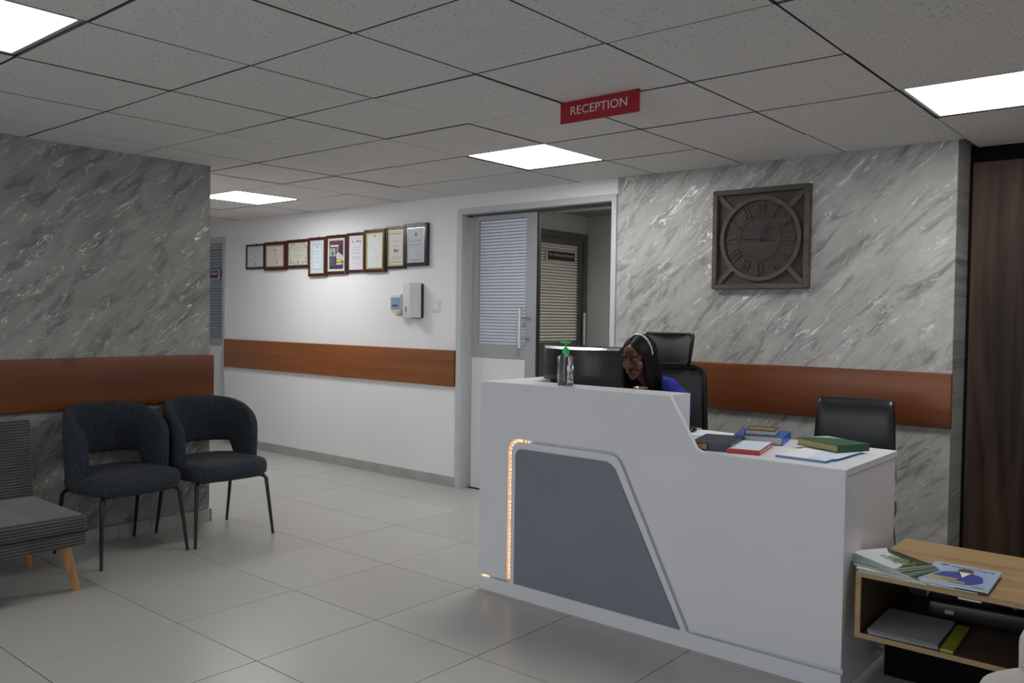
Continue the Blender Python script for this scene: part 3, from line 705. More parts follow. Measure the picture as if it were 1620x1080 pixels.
obj('loose_sheet', MB().prism([(-.058, -.125), (.062, -.12), (.058, .135), (-.06, .13)], .0172, .0192, 'z'), M['blue_paper'], b)
b = book('binder', 'blue hardback book lying under the small brown book', 'book', -1.56, 3.575, HL, .205, .235, .036, 14, M['blue_cover'], M['page_edge'], 'x+')
b = book('notebook', 'small brown book with gold stripe on top of the blue book', 'book', -1.555, 3.56, HL+.0365, .13, .16, .021, 17, M['brown_cover'], M['page_edge'], 'x-')
obj('gold_stripe', B_(-.052, -.02, .021, .052, .005, .0214), M['gold'], b)
b = book('folder', 'flat pale blue folder with white papers at the counter corner', 'folder', -1.232, 3.345, HL, .20, .32, .008, -2, M['folder_blue'], M['blue_paper'], 'x-')
obj('top_sheet', MB().prism([(-.098, -.155), (.098, -.158), (.103, .16), (-.094, .158)], .0083, .0098, 'z'), M['paper'], b)
obj('loose_sheet', MB().prism([(.02, -.15), (.115, -.09), (.118, .165), (-.02, .17)], .0100, .0108, 'z'), M['blue_paper'], b)
b = book('ledger', 'green hardback ledger with yellowed pages on the blue folder', 'book', -1.235, 3.52, HL+.0115, .235, .165, .030, -27, M['green_cover'], M['old_pages'], 'x+')
obj('grey_sleeve', MB().prism([(-.116, -.02), (-.02, .08), (-.116, .082)], .0302, .0308, 'z'), M['skirting'], b)
b = thing('paper_sheets', 'white loose papers at the back of the worktop beside the woman', 'paper', (-1.86, 3.60, HL), math.radians(-4))
for k in range(3): obj('sheet', B_(-.15+.006*k, -.10-.004*k, .0012*k, .15, .10, .0012*k+.001), M['paper'], b)
b = thing('computer_mouse', 'small black mouse beside the raised counter end', 'mouse', (-1.925, 3.60, HL), .2)
obj('shell', MB().ell((0, 0, .012), (.027, .045, .016), 18, 10), M['gloss_black'], b, smooth=True)
obj('scroll_wheel', MB().ell((0, -.02, .027), (.003, .008, .004), 8, 6), M['dark_frame'], b)

# ---- sanitizer bottle on ledge
t = thing('sanitizer_bottle', 'clear pump bottle with bright green pump on the counter ledge', 'bottle', (-2.372, 3.205, HT))
def rr(w_, d_, r, z, n=6):
    p = rounded([(-w_, -d_), (w_, -d_), (w_, d_), (-w_, d_)], r, n); return [(x, y, z) for x, y in p]
obj('bottle_shell', MB().loft([rr(.036, .022, .012, z) if s == 1 else rr(.036*s, .022*s, .012*s, z) for z, s in ((0, .93), (.004, 1), (.125, 1), (.136, .93), (.142, .6), (.146, .4), (.152, .4))]), M['clear'], t, smooth='auto')
obj('gel', MB().loft([rr(.0335*s, .0195*s, .010*s, z) for z, s in ((.003, .97), (.006, 1), (.094, 1), (.0945, .99))]), M['gel'], t, smooth='auto')
pu = obj('pump', MB().lathe([(.0, .146), (.017, .146), (.0175, .168), (.012, .173), (.008, .176), (.005, .178), (.005, .196), (.0, .196)], n=18), M['green_plastic'], t, smooth='auto')
obj('nozzle', MB().prism(rounded([(-.031, -.007), (.022, -.009), (.026, 0), (.022, .009), (-.031, .006)], .004, 3), .196, .206, 'z'), M['green_plastic'], pu, bevel=.002)
obj('dip_tube', MB().tube([(0, 0, .145), (0, 0, .02)], .0028, 8), M['paper'], pu)

# ---- tumbler
t = thing('tumbler', 'dark tumbler with copper rim behind the counter ledge below her chin', 'cup', (-2.100, 3.43, HL))
obj('body', MB().lathe([(.0, 0), (.030, 0), (.034, .10), (.035, .207), (.031, .207), (.029, .01), (0, .01)], n=24), M['gloss_black'], t, smooth='auto')
obj('rim', MB().lathe([(.030, .206), (.0358, .206), (.0362, .210), (.030, .212), (.028, .208)], n=24), M['copper'], t, smooth='auto')

# ---- monitor (seen from behind)
t = thing('computer_monitor', 'curved black monitor seen from behind on the reception desk', 'monitor', (-2.500, 3.52, HL), math.radians(1))
Wm = .236; rings = []
def arcp(x, off): return off-.055+.055*(x/Wm)**2    # convex towards the counter front (-y)
for zz, th in ((.085, .016), (.12, .040), (.26, .052), (.360, .052), (.373, .048)):
    pts = [(x, arcp(x, 0)-th*(1-(abs(x)/Wm)**3*.75), zz) for x in [Wm*(k/12-1) for k in range(25)]]
    pts += [(x, arcp(x, 0)+.004, zz) for x in [Wm*(1-k/12) for k in range(25)]]
    rings.append(pts)
obj('housing', MB().loft(rings), M['leather'], t, smooth='auto')
obj('top_edge_glint', MB().loft([[(x, arcp(x, 0)-.052*(1-(abs(x)/Wm)**2*.85), .372), (x, arcp(x, 0)-.012, .3855), (x, arcp(x, 0)-.012, .3865), (x, arcp(x, 0)-.053*(1-(abs(x)/Wm)**2*.85), .374)] for x in [Wm*.985*(k/12-1) for k in range(25)]]), M['silver'], t)  # silver colour stands in for the white reflection along the top bevel
obj('bezel', MB().loft([[(x, arcp(x, -.012), .37), (x, arcp(x, .008), .37), (x, arcp(x, .008), .391), (x, arcp(x, -.012), .391)] for x in [Wm*(k/12-1) for k in range(25)]]), M['black'], t)
obj('screen', MB().loft([[(x, arcp(x, .005), .10), (x, arcp(x, .005), .375), (x, arcp(x, .006), .375), (x, arcp(x, .006), .10)] for x in [Wm*.97*(k/12-1) for k in range(25)]]), M['gloss_black'], t)
obj('stand', MB().tube([(0, -.03, .012), (0, -.035, .10), (0, -.085, .20)], .018, 12), M['black'], t, smooth='auto')
obj('stand_base', B_(-.11, -.10, 0, .11, .07, .012), M['black'], t, bevel=.004)
obj('brand_strip', B_(-.04, -.1095, .335, .04, -.106, .339), M['red_cover'], t)
obj('port_panel', B_(-.02, -.110, .17, .09, -.105, .19), M['dark_frame'], t, bevel=.001)
t = thing('keyboard', 'black keyboard on the desk behind the monitor', 'keyboard', (-2.47, 3.635, HL))
obj('base', B_(-.16, -.05, 0, .16, .05, .014), M['black'], t, bevel=.004)
ks = MB()
for i in range(14):
    for j in range(4): ks.box(-.152+i*.0218, -.043+j*.022, .014, -.134+i*.0218, -.025+j*.022, .019)
obj('keys', ks, M['leather'], t)

# ================================================================== CHAIRS
def tub_chair(label, loc, rz, fab, group=None, legm=None, low=0):
    """curved-back chair, front towards local +x"""
    t = thing('tub_chair', label, 'chair', loc, rz, group)
    # seat
    rings = []
    def seat_ring(s, z):
        r = []
        for k in range(40):
            a = 2*PI*k/40; c, sn = math.cos(a), math.sin(a)
            x = math.copysign(abs(c)**.62, c)*.275*s+.015; y = math.copysign(abs(sn)**.62, sn)*(.258+.012*c)*s
            r.append((x, y, z))
        return r
    for s, z in ((.80, .362), (.93, .367), (.99, .385), (1, .41), (.995, .435), (.96, .457), (.86, .467), (.6, .472), (.2, .473)): rings.append(seat_ring(s, z))
    obj('seat', MB().loft(rings), fab, t, smooth=True)
    # back band
    A = math.radians(107); n = 56; rings = []
    def sm(e0, e1, x): x = min(1, max(0, (x-e0)/(e1-e0))); return x*x*(3-2*x)
    for i in range(n+1):
        th = -A+2*A*i/n; q = abs(th)/A; deg = abs(math.degrees(th))
        c, sn = math.cos(th), math.sin(th)
        rx, ry = .262, .243
        cx = -math.copysign(abs(c)**.95, c)*rx-.005; cy = math.copysign(abs(sn)**.88, sn)*ry
        if deg > 90: cx = -.005+math.radians(deg-90)*.27
        zt = .585-.08*low+(.237-.12*low)*math.sqrt(max(.02, 1-(deg/108.5)**2.7)); zb = .535-.04*low-(.17-.04*low)*sm(52, 74, deg)
        tk = .030*(1 if deg < 98 else math.sqrt(max(.05, 1-((deg-98)/9.3)**2)))
        nx, ny = (-c, sn) if deg < 90 else (0, math.copysign(1, sn))
        m = 18; r = []
        for k in range(m):
            a = 2*PI*k/m; u_ = math.copysign(abs(math.cos(a))**.55, math.cos(a)); v_ = math.copysign(abs(math.sin(a))**.35, math.sin(a))
            lean = .03*((zt+zb)/2+v_*(zt-zb)/2-.6)
            r.append((cx+nx*(u_*tk+lean), cy+ny*(u_*tk+lean), (zt+zb)/2+v_*(zt-zb)/2))
        rings.append(r)
    obj('backrest', MB().loft(rings), fab, t, smooth=True)
    for sx in (1, -1):
        for sy in (1, -1):
            fx, fy = (.25 if sx > 0 else -.26), sy*(.252 if sx > 0 else .235)
            tx, ty = (.215 if sx > 0 else -.19), sy*.225
            obj('leg', MB().tube([(tx*.75, ty*.8, .362), (tx*.93, ty*.95, .358), (tx, ty, .340), (fx, fy, 0)], [.011, .012, .012, .0085], 10), legm or M['chair_leg'], t, smooth='auto')
    obj('seat_frame', B_(-.17, -.17, .350, .18, .17, .364), legm or M['chair_leg'], t)
    return t
tub_chair('dark blue-grey fabric tub chair with black legs, next to the grey sofa', (-4.692, 2.200, 0), math.radians(5), M['blue_fabric'], group='blue-grey tub chairs')
tub_chair('dark blue-grey fabric tub chair with black legs at the end of the marble wall', (-4.690, 2.768, 0), math.radians(-1.5), M['blue_fabric'], group='blue-grey tub chairs')
tub_chair('ivory fabric armchair cut off by the lower right corner', (-.146, 2.428, 0), math.radians(236), M['ivory'], low=1)

# ---- sofa
t = thing('sofa', 'grey corduroy sofa with tapered wooden legs at the left edge', 'sofa', (-4.45, .87, 0))
obj('seat_cushion', MB().box(-.35, -.88, .245, .385, .885, .39), M['cord_z'], t, bevel=.022, seg=4, smooth='auto')
bk = MB().prism([(-.215, .385), (-.265, .785), (-.39, .775), (-.36, .30)], -.88, .878)
# prism axis y expects (x,z)
obj('back_cushion', bk, M['cord_z'], t, bevel=.02, seg=4, smooth='auto')
obj('piping', MB().tube([(.388, -.86, .318), (.388, .882, .318), (-.30, .888, .318)], .004, 6), M['black'], t)
for sx, sy in ((.28, .82), (.28, -.8), (-.28, .82), (-.28, -.8)):
    dx = .0 if sx > 0 else 0
    obj('leg', MB().tube([(sx-.045, sy+.0, .25), (sx-.04, sy+.01, .245), (sx-.035+.0, sy+.07*(1 if sy > 0 else -1), 0)], [.026, .026, .017], 14), M['oak_leg'], t, smooth='auto')

# ---- office chair behind the woman
t = thing('office_chair', 'high-backed black mesh office chair behind the seated woman', 'chair', (-2.42, 4.22, 0), math.radians(4))
def padframe(wt, wb, z0, z1, y, bulge, r, th, rad):
    P = rounded([(-wb, z0), (wb, z0), (wt, z1), (-wt, z1)], rad, 8); P.append(P[0]); P.append(P[1])
    zz = lambda z: y+bulge*(((z-z0)/(z1-z0)-.5)**2*4-1)
    return [(x, zz(z)-.03*(1-(x/max(wt, wb))**2)*0, z) for x, z in P]
def panel3(wt, wb, z0, z1, y, bulge, curve, th):
    m = MB(); R_ = []
    for i in range(13):
        s = i/12; z = z0+(z1-z0)*s; wd = wb+(wt-wb)*s; yy = y+bulge*((s-.5)**2*4-1)
        sh = math.sqrt(max(.0, 1-max(0, (abs(s-.5)*2-.85)/.15)**2))*.12+.88
        R_.append([(wd*sh*(k/8-1), yy-curve*((k/8-1)**2), z) for k in range(17)]+[(wd*sh*(1-k/8), yy-curve*((1-k/8)**2)+th, z) for k in range(17)])
    return m.loft(R_)
obj('backrest', panel3(.205, .225, .56, 1.06, .06, .02, .03, .02), M['mesh_fabric'], t, smooth='auto')
fr_ = padframe(.215, .235, .55, 1.075, .06, .02, 0, 0, .08)
obj('back_frame', MB().tube([(x, y-.03*(x/.23)**2+.01, z) for x, y, z in fr_], .017, 8), M['black'], t, smooth='auto')
obj('headrest', panel3(.145, .125, 1.095, 1.255, .05, .02, .03, .025), M['mesh_light'], t, smooth='auto')
fr_ = padframe(.155, .125, 1.09, 1.262, .05, .02, 0, 0, .03)
obj('headrest_frame', MB().tube([(x, y-.03*(x/.14)**2+.012, z) for x, y, z in fr_], .011, 8), M['black'], t, smooth='auto')
obj('spine', MB().tube([(0, .05, .42), (0, .12, .55), (0, .11, .9), (0, .085, 1.17)], .022, 8), M['black'], t, smooth='auto')
obj('seat', MB().prism(rounded([(-.24, -.26), (.24, -.26), (.24, .22), (-.24, .22)], .07), .415, .475, 'z'), M['mesh_fabric'], t, bevel=.015, seg=3, smooth='auto')
for s in (-1, 1): obj('armrest', MB().tube([(s*.24, .05, .42), (s*.29, .05, .46), (s*.29, .05, .66)], .014, 8).box(s*.29-.035, -.13, .66, s*.29+.035, .12, .69), M['black'], t, smooth='auto')
obj('gas_lift', MB().tube([(0, 0, .09), (0, 0, .42)], .025, 12), M['black'], t, smooth='auto')
for k in range(5):
    a = 2*PI*k/5+.3; c, s = math.cos(a), math.sin(a)
    lg = obj('base_arm', MB().tube([(0, 0, .11), (c*.27, s*.27, .075)], [.024, .014], 8), M['black'], t, smooth='auto')
    obj('caster', MB().ell((c*.27, s*.27, .030), (.026, .026, .030), 12, 8), M['black'], lg, smooth=True)

# ---- low black leather chair by the wall
t = thing('leather_chair', 'low-backed black leather chair behind the counter against the wall rail', 'chair', (-1.36, 4.10, 0), math.radians(9))
R_ = []
for i in range(15):
    s = i/14; z = .60+.372*s; wd = .195-.018*s
    k_ = math.sqrt(max(.05, 1-max(0, (s-.78)/.23)**2)); kb = math.sqrt(max(.1, 1-max(0, (.12-s)/.13)**2))
    yy = .14+.04*s; th = .038*min(k_, kb)+.004
    row = []
    for j in range(28):
        a = 2*PI*j/28; cx, cy = math.copysign(abs(math.cos(a))**.35, math.cos(a)), math.copysign(abs(math.sin(a))**.6, math.sin(a))
        row.append((wd*cx*(.93+.07*k_), yy+th*cy-.02*(cx*cx), z))
    R_.append(row)
obj('backrest', MB().loft(R_), M['leather'], t, smooth=True)
obj('seat', MB().prism(rounded([(-.215, -.22), (.215, -.22), (.2, .16), (-.2, .16)], .05), .42, .50, 'z'), M['leather'], t, bevel=.02, seg=3, smooth='auto')
for s in (-1, 1): obj('back_support', MB().tube([(s*.15, .10, .44), (s*.155, .19, .52), (s*.155, .19, .80)], .011, 8), M['steel'], t, smooth='auto')
for sx in (-1, 1):
    for sy in (-1, 1): obj('leg', MB().tube([(sx*.17, sy*.15, .43), (sx*.21, sy*.2, 0)], .012, 8), M['steel'], t, smooth='auto')

# ================================================================== SIDE CABINET
CX0, CX1, CY0, CY1 = -.998, .30, 3.118, 3.735
t = thing('side_table', 'low open-fronted wooden cabinet beside the counter, holding magazines', 'cabinet')
obj('top', B_(CX0, CY0, .432, CX1, CY1, .45), M['cab_wood'], t, bevel=.001, seg=1)
obj('side', B_(CX0, CY0, .212, CX0+.018, CY1, .432), M['cab_wood'], t)
obj('side', B_(CX1-.018, CY0, .212, CX1, CY1, .432), M['cab_wood'], t)
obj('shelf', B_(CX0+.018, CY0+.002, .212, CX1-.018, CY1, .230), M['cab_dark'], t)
obj('shelf_edge', B_(CX0+.018, CY0, .212, CX1-.018, CY0+.002, .230), M['cab_wood'], t)
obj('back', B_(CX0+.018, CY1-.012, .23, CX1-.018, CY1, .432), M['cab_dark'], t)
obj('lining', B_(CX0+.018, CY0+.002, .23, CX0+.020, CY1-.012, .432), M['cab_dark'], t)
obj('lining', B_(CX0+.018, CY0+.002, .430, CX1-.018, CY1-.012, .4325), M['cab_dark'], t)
obj('base', B_(CX0+.03, CY0+.26, 0, CX1-.03, CY1-.03, .212), M['matt_black'], t)  # support box, its black standing in for the shadow under the cabinet

def magazine(name, label, cx, cy, z, w_, d_, h_, rot, cmat, group='magazines on the wooden cabinet'):
    o = thing(name, label, 'magazine', (cx, cy, z), math.radians(rot), group)
    obj('pages', B_(-w_/2+.001, -d_/2+.001, 0, w_/2-.001, d_/2-.001, h_-.0008), M['paper'], o)
    obj('cover', B_(-w_/2, -d_/2, h_-.0008, w_/2, d_/2, h_), cmat, o); return o
M['mag_sky'] = plain('mag_sky', (.42, .54, .72), .25); M['mag_white'] = plain('mag_white', (.7, .72, .74), .25)
M['mag_dark'] = plain('mag_dark', (.03, .05, .03), .25); M['mag_green'] = plain('mag_green', (.13, .22, .06), .3); M['suit'] = plain('suit', (.05, .07, .32), .4)
zc = .4505
for k in range(8):
    lab = ['bottom magazine of the left stack on the wooden cabinet', 'second magazine from the bottom of the left stack', 'third magazine from the bottom of the left stack', 'fourth magazine from the bottom, left stack', 'fifth magazine up in the left stack', 'sixth magazine up in the left stack', 'seventh magazine up, just under the leaf-picture cover', 'top magazine of the left stack, white cover with green leaves'][k]
    q = k/7
    mg = magazine('magazine', lab, -.872-.045*q, 3.197+.042*q, zc+k*.0047, .235-.005*q, .17, .0046, -2-30*q+1.5*math.sin(k*2.3), M['mag_white'] if k in (7, 1) else (M['mag_dark'] if k % 2 else M['mag_green']))
obj('cover_band', MB().prism([(-.114, .084), (-.06, .045), (.02, .035), (.075, .01), (.114, -.07), (.114, .084)], .0046, .0049, 'z'), M['mag_dark'], mg)
gm = MB()
for k in range(26):
    a = k*2.4; q_ = (.005+.0026*k)
    gm.ell((.045+q_*math.cos(a)*1.1, .005+q_*math.sin(a)*.55, .0051), (.013, .007, .0006), 8, 4, Matrix.Translation((0, 0, 0)))
obj('leaf_picture', gm, M['mag_green'], mg)
mg1 = magazine('magazine', 'lowest magazine of the right stack with dark spine', -.715, 3.255, zc, .20, .27, .005, 3, M['mag_dark'])
mg3 = magazine('magazine', 'pale magazine between the two stacks with small green print', -.775, 3.235, zc+.0052, .16, .25, .004, 10, M['mag_white'])
obj('print', MB().box(-.06, -.12, .004, .03, -.085, .0044).box(-.06, -.06, .004, .0, -.055, .0044).box(-.06, -.03, .004, .0, -.025, .0044).box(-.06, .0, .004, .0, .005, .0044), M['mag_dark'], mg3)
mg2 = magazine('magazine', 'light blue magazine headed HealthCare showing a man in a blue suit', -.688, 3.255, zc+.0096, .215, .275, .008, 2, M['mag_sky'])
z = .0081
tm = text_mesh('lettering', 'HealthCare', .036, M['lips'], .0003, width=.135)
obj('lettering', tm, None, mg2, loc=(.022, .100, z))
obj('emblem', MB().ell((-.070, .108, z), (.014, .010, .0004), 12, 4), M['lips'], mg2)
obj('figure', MB().prism([(-.080, -.045), (-.055, .015), (-.015, .038), (.035, .038), (.068, .010), (.078, -.055), (.050, -.110), (-.015, -.115), (-.05, -.06)], z-.0005, z+.0003, 'z'), M['suit'], mg2)
obj('figure', MB().prism([(-.010, .040), (.026, .040), (.010, -.030)], z, z+.0006, 'z'), M['paper'], mg2)
obj('figure', MB().ell((.006, .062, z), (.026, .030, .0009), 14, 4), M['brown_cover'], mg2)
obj('caption', MB().box(-.09, -.075, z, -.0, -.055, z+.0006).box(-.09, -.105, z, .03, -.085, z+.0006), M['gold'], mg2)
obj('caption', MB().box(.055, -.125, z, .09, -.119, z+.0006), M['navy'], mg2)
# inside the cabinet
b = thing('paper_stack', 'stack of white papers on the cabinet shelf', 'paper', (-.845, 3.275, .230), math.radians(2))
for k in range(6): obj('sheet', B_(-.115+.002*math.sin(k*2), -.145+.002*math.cos(k*3), k*.003, .115+.002*math.sin(k*2), .145, k*.003+.0022), M['navy'] if k == 4 else M['shaded_paper'], b)
b = thing('folder', 'lime green folder edge sticking out beside the shelf papers', 'folder', (-.705, 3.275, .230), math.radians(2))
obj('cover', B_(-.018, -.145, 0, .022, .145, .010), M['lime'], b)
b = thing('document_bag', 'black document bag lying at the back of the cabinet shelf', 'bag', (-.66, 3.56, .230), .1)
obj('body', MB().prism(rounded([(-.2, -.09), (.2, -.09), (.2, .09), (-.2, .09)], .03), 0, .075, 'z'), M['leather'], b, bevel=.015, seg=3, smooth='auto')
obj('strap', MB().tube([(-.12, -.05, .078), (-.06, -.03, .1), (.04, -.03, .1), (.1, -.05, .078)], .008, 8), M['black'], b, smooth='auto')
obj('buckle', B_(-.13, -.095, .03, -.10, -.089, .045), M['steel'], b)
b = thing('paper_sheets', 'pale sheet leaning at the back of the cabinet opening', 'paper', (-.80, 3.69, .24), 0)
obj('sheet', MB().box(-.10, -.004, 0, .14, 0, .175), M['page_edge'], b)
b = thing('file_tray', 'black stacked file tray on the right of the cabinet shelf', 'tray', (-.20, 3.40, .230), 0)
for k in range(2):
    obj('tray', MB().box(-.16, -.12, .045*k, .16, .12, .045*k+.004).box(-.16, -.12, .045*k, -.155, .12, .045*k+.04).box(.155, -.12, .045*k, .16, .12, .045*k+.04).box(-.16, .115, .045*k, .16, .12, .045*k+.04), M['gloss_black'], b)
b = thing('paper_tag', 'small white tag under the front edge of the cabinet top', 'tag', (-.635, 3.14, .418), 0)
obj('sheet', B_(-.035, 0, 0, .035, .0015, .0145), M['paper'], b)

# ================================================================== PERSON
def skin_shape(verts, edges, radii):
    me = bpy.data.meshes.new('s'); me.from_pydata(verts, edges, []); o = bpy.data.objects.new('s', me); COL.objects.link(o)
    md = o.modifiers.new('k', 'SKIN'); md.use_smooth_shade = True
    for i, r in enumerate(radii): me.skin_vertices[0].data[i].radius = r if isinstance(r, tuple) else (r, r)
    me.skin_vertices[0].data[0].use_root = True
    o.modifiers.new('s', 'SUBSURF').levels = 2
    dg = bpy.context.evaluated_depsgraph_get(); dg.update(); ev = o.evaluated_get(dg).to_mesh()
    vs = [tuple(v.co) for v in ev.vertices]; fs = [tuple(p.vertices) for p in ev.polygons]
    o.evaluated_get(dg).to_mesh_clear(); bpy.data.objects.remove(o); return vs, fs
def remesh(mb, vox, smooth_it=2):
    me = mb.mesh('r', M['skin']); o = bpy.data.objects.new('r', me); COL.objects.link(o)
    md = o.modifiers.new('r', 'REMESH'); md.mode = 'VOXEL'; md.voxel_size = vox; md.use_smooth_shade = True
    if smooth_it:
        m2 = o.modifiers.new('sm', 'SMOOTH'); m2.iterations = smooth_it; m2.factor = .5
    dg = bpy.context.evaluated_depsgraph_get(); dg.update()
    out = bpy.data.meshes.new_from_object(o.evaluated_get(dg)); bpy.data.objects.remove(o)
    out.polygons.foreach_set('use_smooth', [True]*len(out.polygons)); return out
HEAD = Matrix.Translation((-2.395, 3.885, 1.135)) @ Matrix.Rotation(math.radians(-6), 4, 'Z') @ Matrix.Rotation(math.radians(10), 4, 'X') @ Matrix.Scale(.93, 4)
PX, PY = -2.40, 4.18
J = dict(pel=(PX, PY, .53), waist=(PX, PY-.03, .66), chest=(PX+.04, PY-.08, .86), nb=(PX+.035, PY-.14, .985), nk=(-2.385, 3.955, 1.035),
         ls=(PX+.165, PY-.13, .972), le=(PX+.215, PY-.17, .745), lw=(PX+.10, 3.76, .838), rs=(PX-.125, PY-.15, .940), re=(PX-.20, PY-.20, .72), rw=(PX-.15, 3.76, .838),
         lh=(PX+.085, PY, .52), lk=(PX+.12, PY-.43, .50), la=(PX+.11, PY-.38, .09), lt=(PX+.11, PY-.52, .035),
         rh=(PX-.085, PY, .52), rk=(PX-.12, PY-.43, .50), ra=(PX-.11, PY-.38, .09), rtt=(PX-.11, PY-.52, .035))
def chain(names, radii):
    vs = [J[n] for n in names]; out = MB(); a, f = skin_shape(vs, [(i, i+1) for i in range(len(vs)-1)], radii); out.add(a, f); return out
body = MB()
def addm(mb): body.add(mb.v, mb.f)
addm(chain(['pel', 'waist', 'chest', 'nb', 'nk'], [(.13, .10), (.115, .085), (.14, .095), (.06, .055), (.046, .046)]))
addm(chain(['rs', 'chest', 'ls'], [.05, .085, .05]))
addm(chain(['ls', 'le', 'lw'], [.044, .036, .023])); addm(chain(['rs', 're', 'rw'], [.044, .036, .023]))
addm(chain(['lh', 'lk', 'la'], [.078, .053, .034])); addm(chain(['rh', 'rk', 'ra'], [.078, .053, .034]))
addm(chain(['la', 'lt'], [.036, .030])); addm(chain(['ra', 'rtt'], [.036, .030]))
body.tube([J['nb'], J['nk'], (-2.395, 3.90, 1.075)], [.052, .047, .046], 16)
# hands
def hand_mesh(w, s):
    w = Vector(w); m = MB(); fwd = Vector((0, -1, -.02)).normalized(); side = Vector((s, 0, 0))
    m.tube([w+Vector((0, .02, 0)), w+fwd*.03, w+fwd*.075], [.022, .030, .032], 14)
    for k, L_ in enumerate((.062, .072, .068, .053)):
        b0 = w+fwd*.072+side*(.026-.0175*k); m.tube([b0, b0+fwd*L_*.45+Vector((0, 0, .006)), b0+fwd*L_*.8, b0+fwd*L_+Vector((0, 0, -.010))], [.0088, .0082, .0075, .006], 8)
    b0 = w+fwd*.028+side*.024; m.tube([b0, b0+fwd*.02+side*.02, b0+fwd*.045+side*.024+Vector((0, 0, -.006))], [.011, .009, .007], 8); return m
addm(hand_mesh(J['lw'], -1)); addm(hand_mesh(J['rw'], 1))
hd = MB()
E_ = lambda c, r, n=28, m=18: hd.ell(c, r, n, m, HEAD)
E_((0, .012, .030), (.073, .092, .086)); E_((0, -.020, -.035), (.057, .066, .076)); E_((0, -.038, -.070), (.043, .045, .042)); E_((0, -.066, -.098), (.021, .019, .017))
for s in (-1, 1):
    E_((s*.036, -.050, -.028), (.030, .034, .034)); E_((s*.028, -.074, .030), (.026, .016, .012)); E_((s*.030, -.0735, .006), (.0175, .0125, .0105))
    E_((s*.0135, -.093, -.032), (.0090, .0105, .0075)); E_((s*.073, .008, -.002), (.008, .016, .026))
hd.tube([HEAD @ Vector(p) for p in ((0, -.080, .026), (0, -.090, .004), (0, -.102, -.018), (0, -.106, -.030))], [.009, .0095, .0115, .0125], 12)
E_((0, -.048, .052), (.056, .042, .044)); E_((0, -.0875, -.0585), (.023, .0125, .0065)); E_((0, -.087, -.0695), (.020, .0130, .0080)); E_((0, -.078, -.062), (.034, .014, .018))
addm(hd)
pm = remesh(body, .0035, 2)
pm.materials.clear(); pm.materials.append(M['skin']); pm.materials.append(M['lips'])
HI = HEAD.inverted()
for p in pm.polygons:
    c = HI @ p.center
    if c.y < -.086 and abs(c.x) < .024 and -.079 < c.z < -.052: p.material_index = 1
person = obj('person', pm, None); tag(person, 'woman with long black hair and headband in a blue top seated behind the counter', 'person')
for s in (-1, 1):
    e = obj('eye', MB().ell((s*.0300, -.0788, .0075), (.0125, .0095, .0062), 16, 10, HEAD), M['eye_white'], person, smooth=True)
    ix = -.004
    obj('iris', MB().ell((s*.030+ix, -.0862, .0065), (.0052, .0030, .0054), 12, 8, HEAD), M['gloss_black'], e, smooth=True)
    obj('eyelid', MB().tube([HEAD @ Vector((s*.030-.015+.03*k/8, -.0822-.0062*math.sin(PI*k/8), .0085+.0055*math.sin(PI*k/8))) for k in range(9)], .0026, 6), M['skin'], e, smooth=True)
    obj('eyebrow', MB().tube([HEAD @ Vector((s*(.014+.034*k/6), -.0895+.012*(k/6)**2, .0275+.006*math.sin(PI*k/6*.8))) for k in range(7)], [.002, .0028, .003, .003, .0026, .002, .001], 6), M['hair'], person, smooth=True)
# hair
hair = MB()
C0 = Vector((0, .016, .030)); RX = Vector((.083, .104, .096))
def onE(dv, k=1.0): dv = dv.normalized(); return C0+Vector((dv.x*RX.x, dv.y*RX.y, dv.z*RX.z))*k
def strand(p0, az, length, k, s, jit):
    pts = []; d0 = Vector(p0).normalized(); d1 = Vector((math.sin(az)*s, -math.cos(az), -.12)).normalized()
    for i in range(9):
        q = i/8; dd = (d0*(1-q)+d1*q); pts.append(onE(dd, k+.0*q))
    base = pts[-1]; steps = 7
    for i in range(1, steps+1):
        q = i/steps; pts.append(base+Vector((s*(.006+jit*.012)*q-s*.012*q*q-(.030*q if s < 0 and az < 2 else 0), .02*q*(1 if az > 1.6 else .15)+jit*.01*q, -length*q)))
    return [HEAD @ p for p in pts]
cnt = 44
for s in (-1, 1):
    for i in range(cnt):
        q = i/(cnt-1); az = math.radians(58+122*q); y0 = -.88+1.35*min(1, q*1.15)
        for lay in range(2):
            j = random.uniform(-1, 1)
            pts = strand((.04*s, y0+random.uniform(-.03, .03), 1.0 if y0 > -.5 else .95-.3*abs(y0+.5)), az+random.uniform(-.03, .03), random.uniform(.17, .23), 1.0+.025*lay+.01*j, s, j)
            r0 = .0062; hair.tube(pts, [r0*.6]+[r0*1.1]*7+[r0*1.3]*5+[r0, r0*.7, r0*.25], 6)
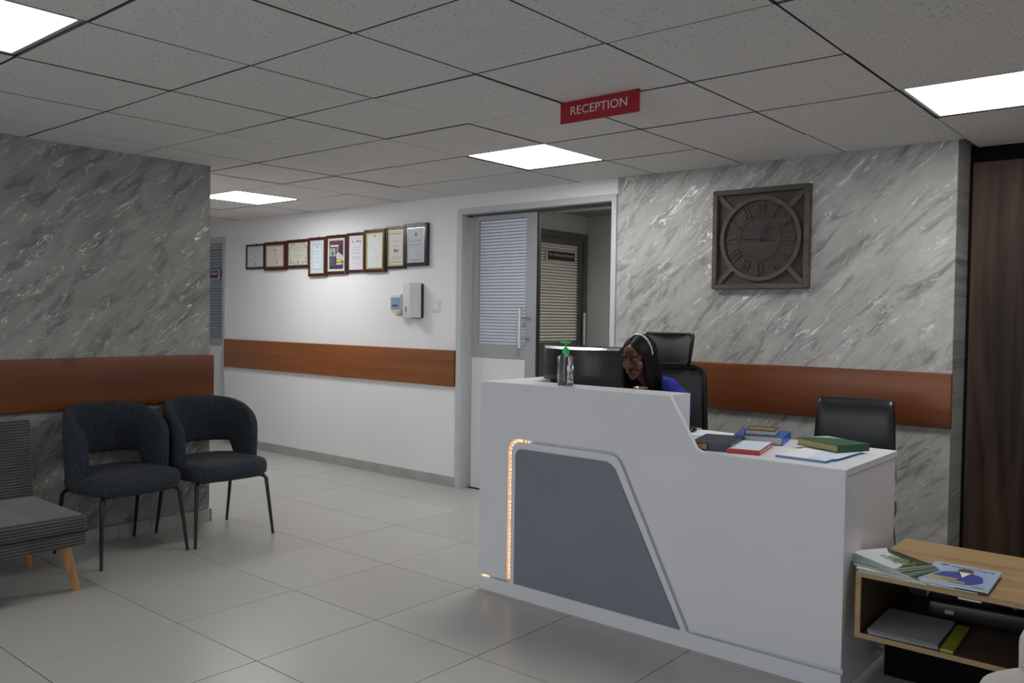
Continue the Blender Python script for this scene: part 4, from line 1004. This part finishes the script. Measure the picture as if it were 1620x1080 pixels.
# base shell under the strands (back and sides)
for s in (-1, 1):
    rg = []
    for i in range(10):
        q = i/9; az = math.radians(62+118*q); y0 = -.80+1.25*min(1, q*1.15)
        pts = strand((.0, y0, .95), az, .22, .965, s, 0); rg.append([tuple(p) for p in pts])
    hair.loft(rg, False, False)
obj('hair', hair, M['hair'], person, smooth=True)
band = MB()
for k in range(46):
    a = math.radians(-4+188*k/45); off = .0035*(1 if k % 2 else -1)
    p = onE(Vector((math.cos(a), -.02+off*8, math.sin(a))), 1.085); band.ell(p, (.0055, .0062, .0055), 8, 6, HEAD)
obj('headband', band, M['silver'], person, smooth=True)
# clothes: inflated copies of the torso, sleeves and legs
def cloth(name, parts, mat, vox=.006):
    b_ = MB()
    for p in parts: b_.add(p.v, p.f)
    me = remesh(b_, vox, 4); me.materials.clear(); me.materials.append(mat)
    o = bpy.data.objects.new(name, me); COL.objects.link(o); o.parent = person; return o
J['m1'] = tuple((Vector(J['ls'])*.25+Vector(J['le'])*.75)); J['m2'] = tuple((Vector(J['rs'])*.25+Vector(J['re'])*.75)); J['nb2'] = (PX+.035, PY-.13, .975)
cloth('scrub_top', [chain(['pel', 'waist', 'chest', 'nb2'], [(.15, .12), (.135, .105), (.158, .112), (.085, .07)]), chain(['rs', 'nb2', 'ls'], [.062, .070, .062]), chain(['rs', 'chest', 'ls'], [.064, .102, .064]), chain(['ls', 'm1'], [.060, .052]), chain(['rs', 'm2'], [.060, .052])], M['scrub'])
cloth('trousers', [chain(['lh', 'lk', 'la'], [.09, .064, .045]), chain(['rh', 'rk', 'ra'], [.09, .064, .045]), MB().ell((PX, PY, .54), (.15, .13, .09))], M['scrub'])
for s, a, b2 in ((1, 'la', 'lt'), (-1, 'ra', 'rtt')):
    x, y, _ = J[a]
    obj('shoe', MB().ell((x, y-.07, .035), (.045, .125, .035), 20, 10).ell((x, y+.0, .055), (.042, .05, .05), 16, 10), M['black'], person, smooth=True)
t = thing('lanyard', 'pink and white strap beside the woman at the counter end', 'strap', (-1.945, 3.695, HL))
obj('ribbon', MB().box(-.015, -.006, 0, .02, .006, .006), M['red_cover'], t)
obj('ribbon', MB().box(-.013, -.005, .006, .022, .007, .010), M['paper'], t)
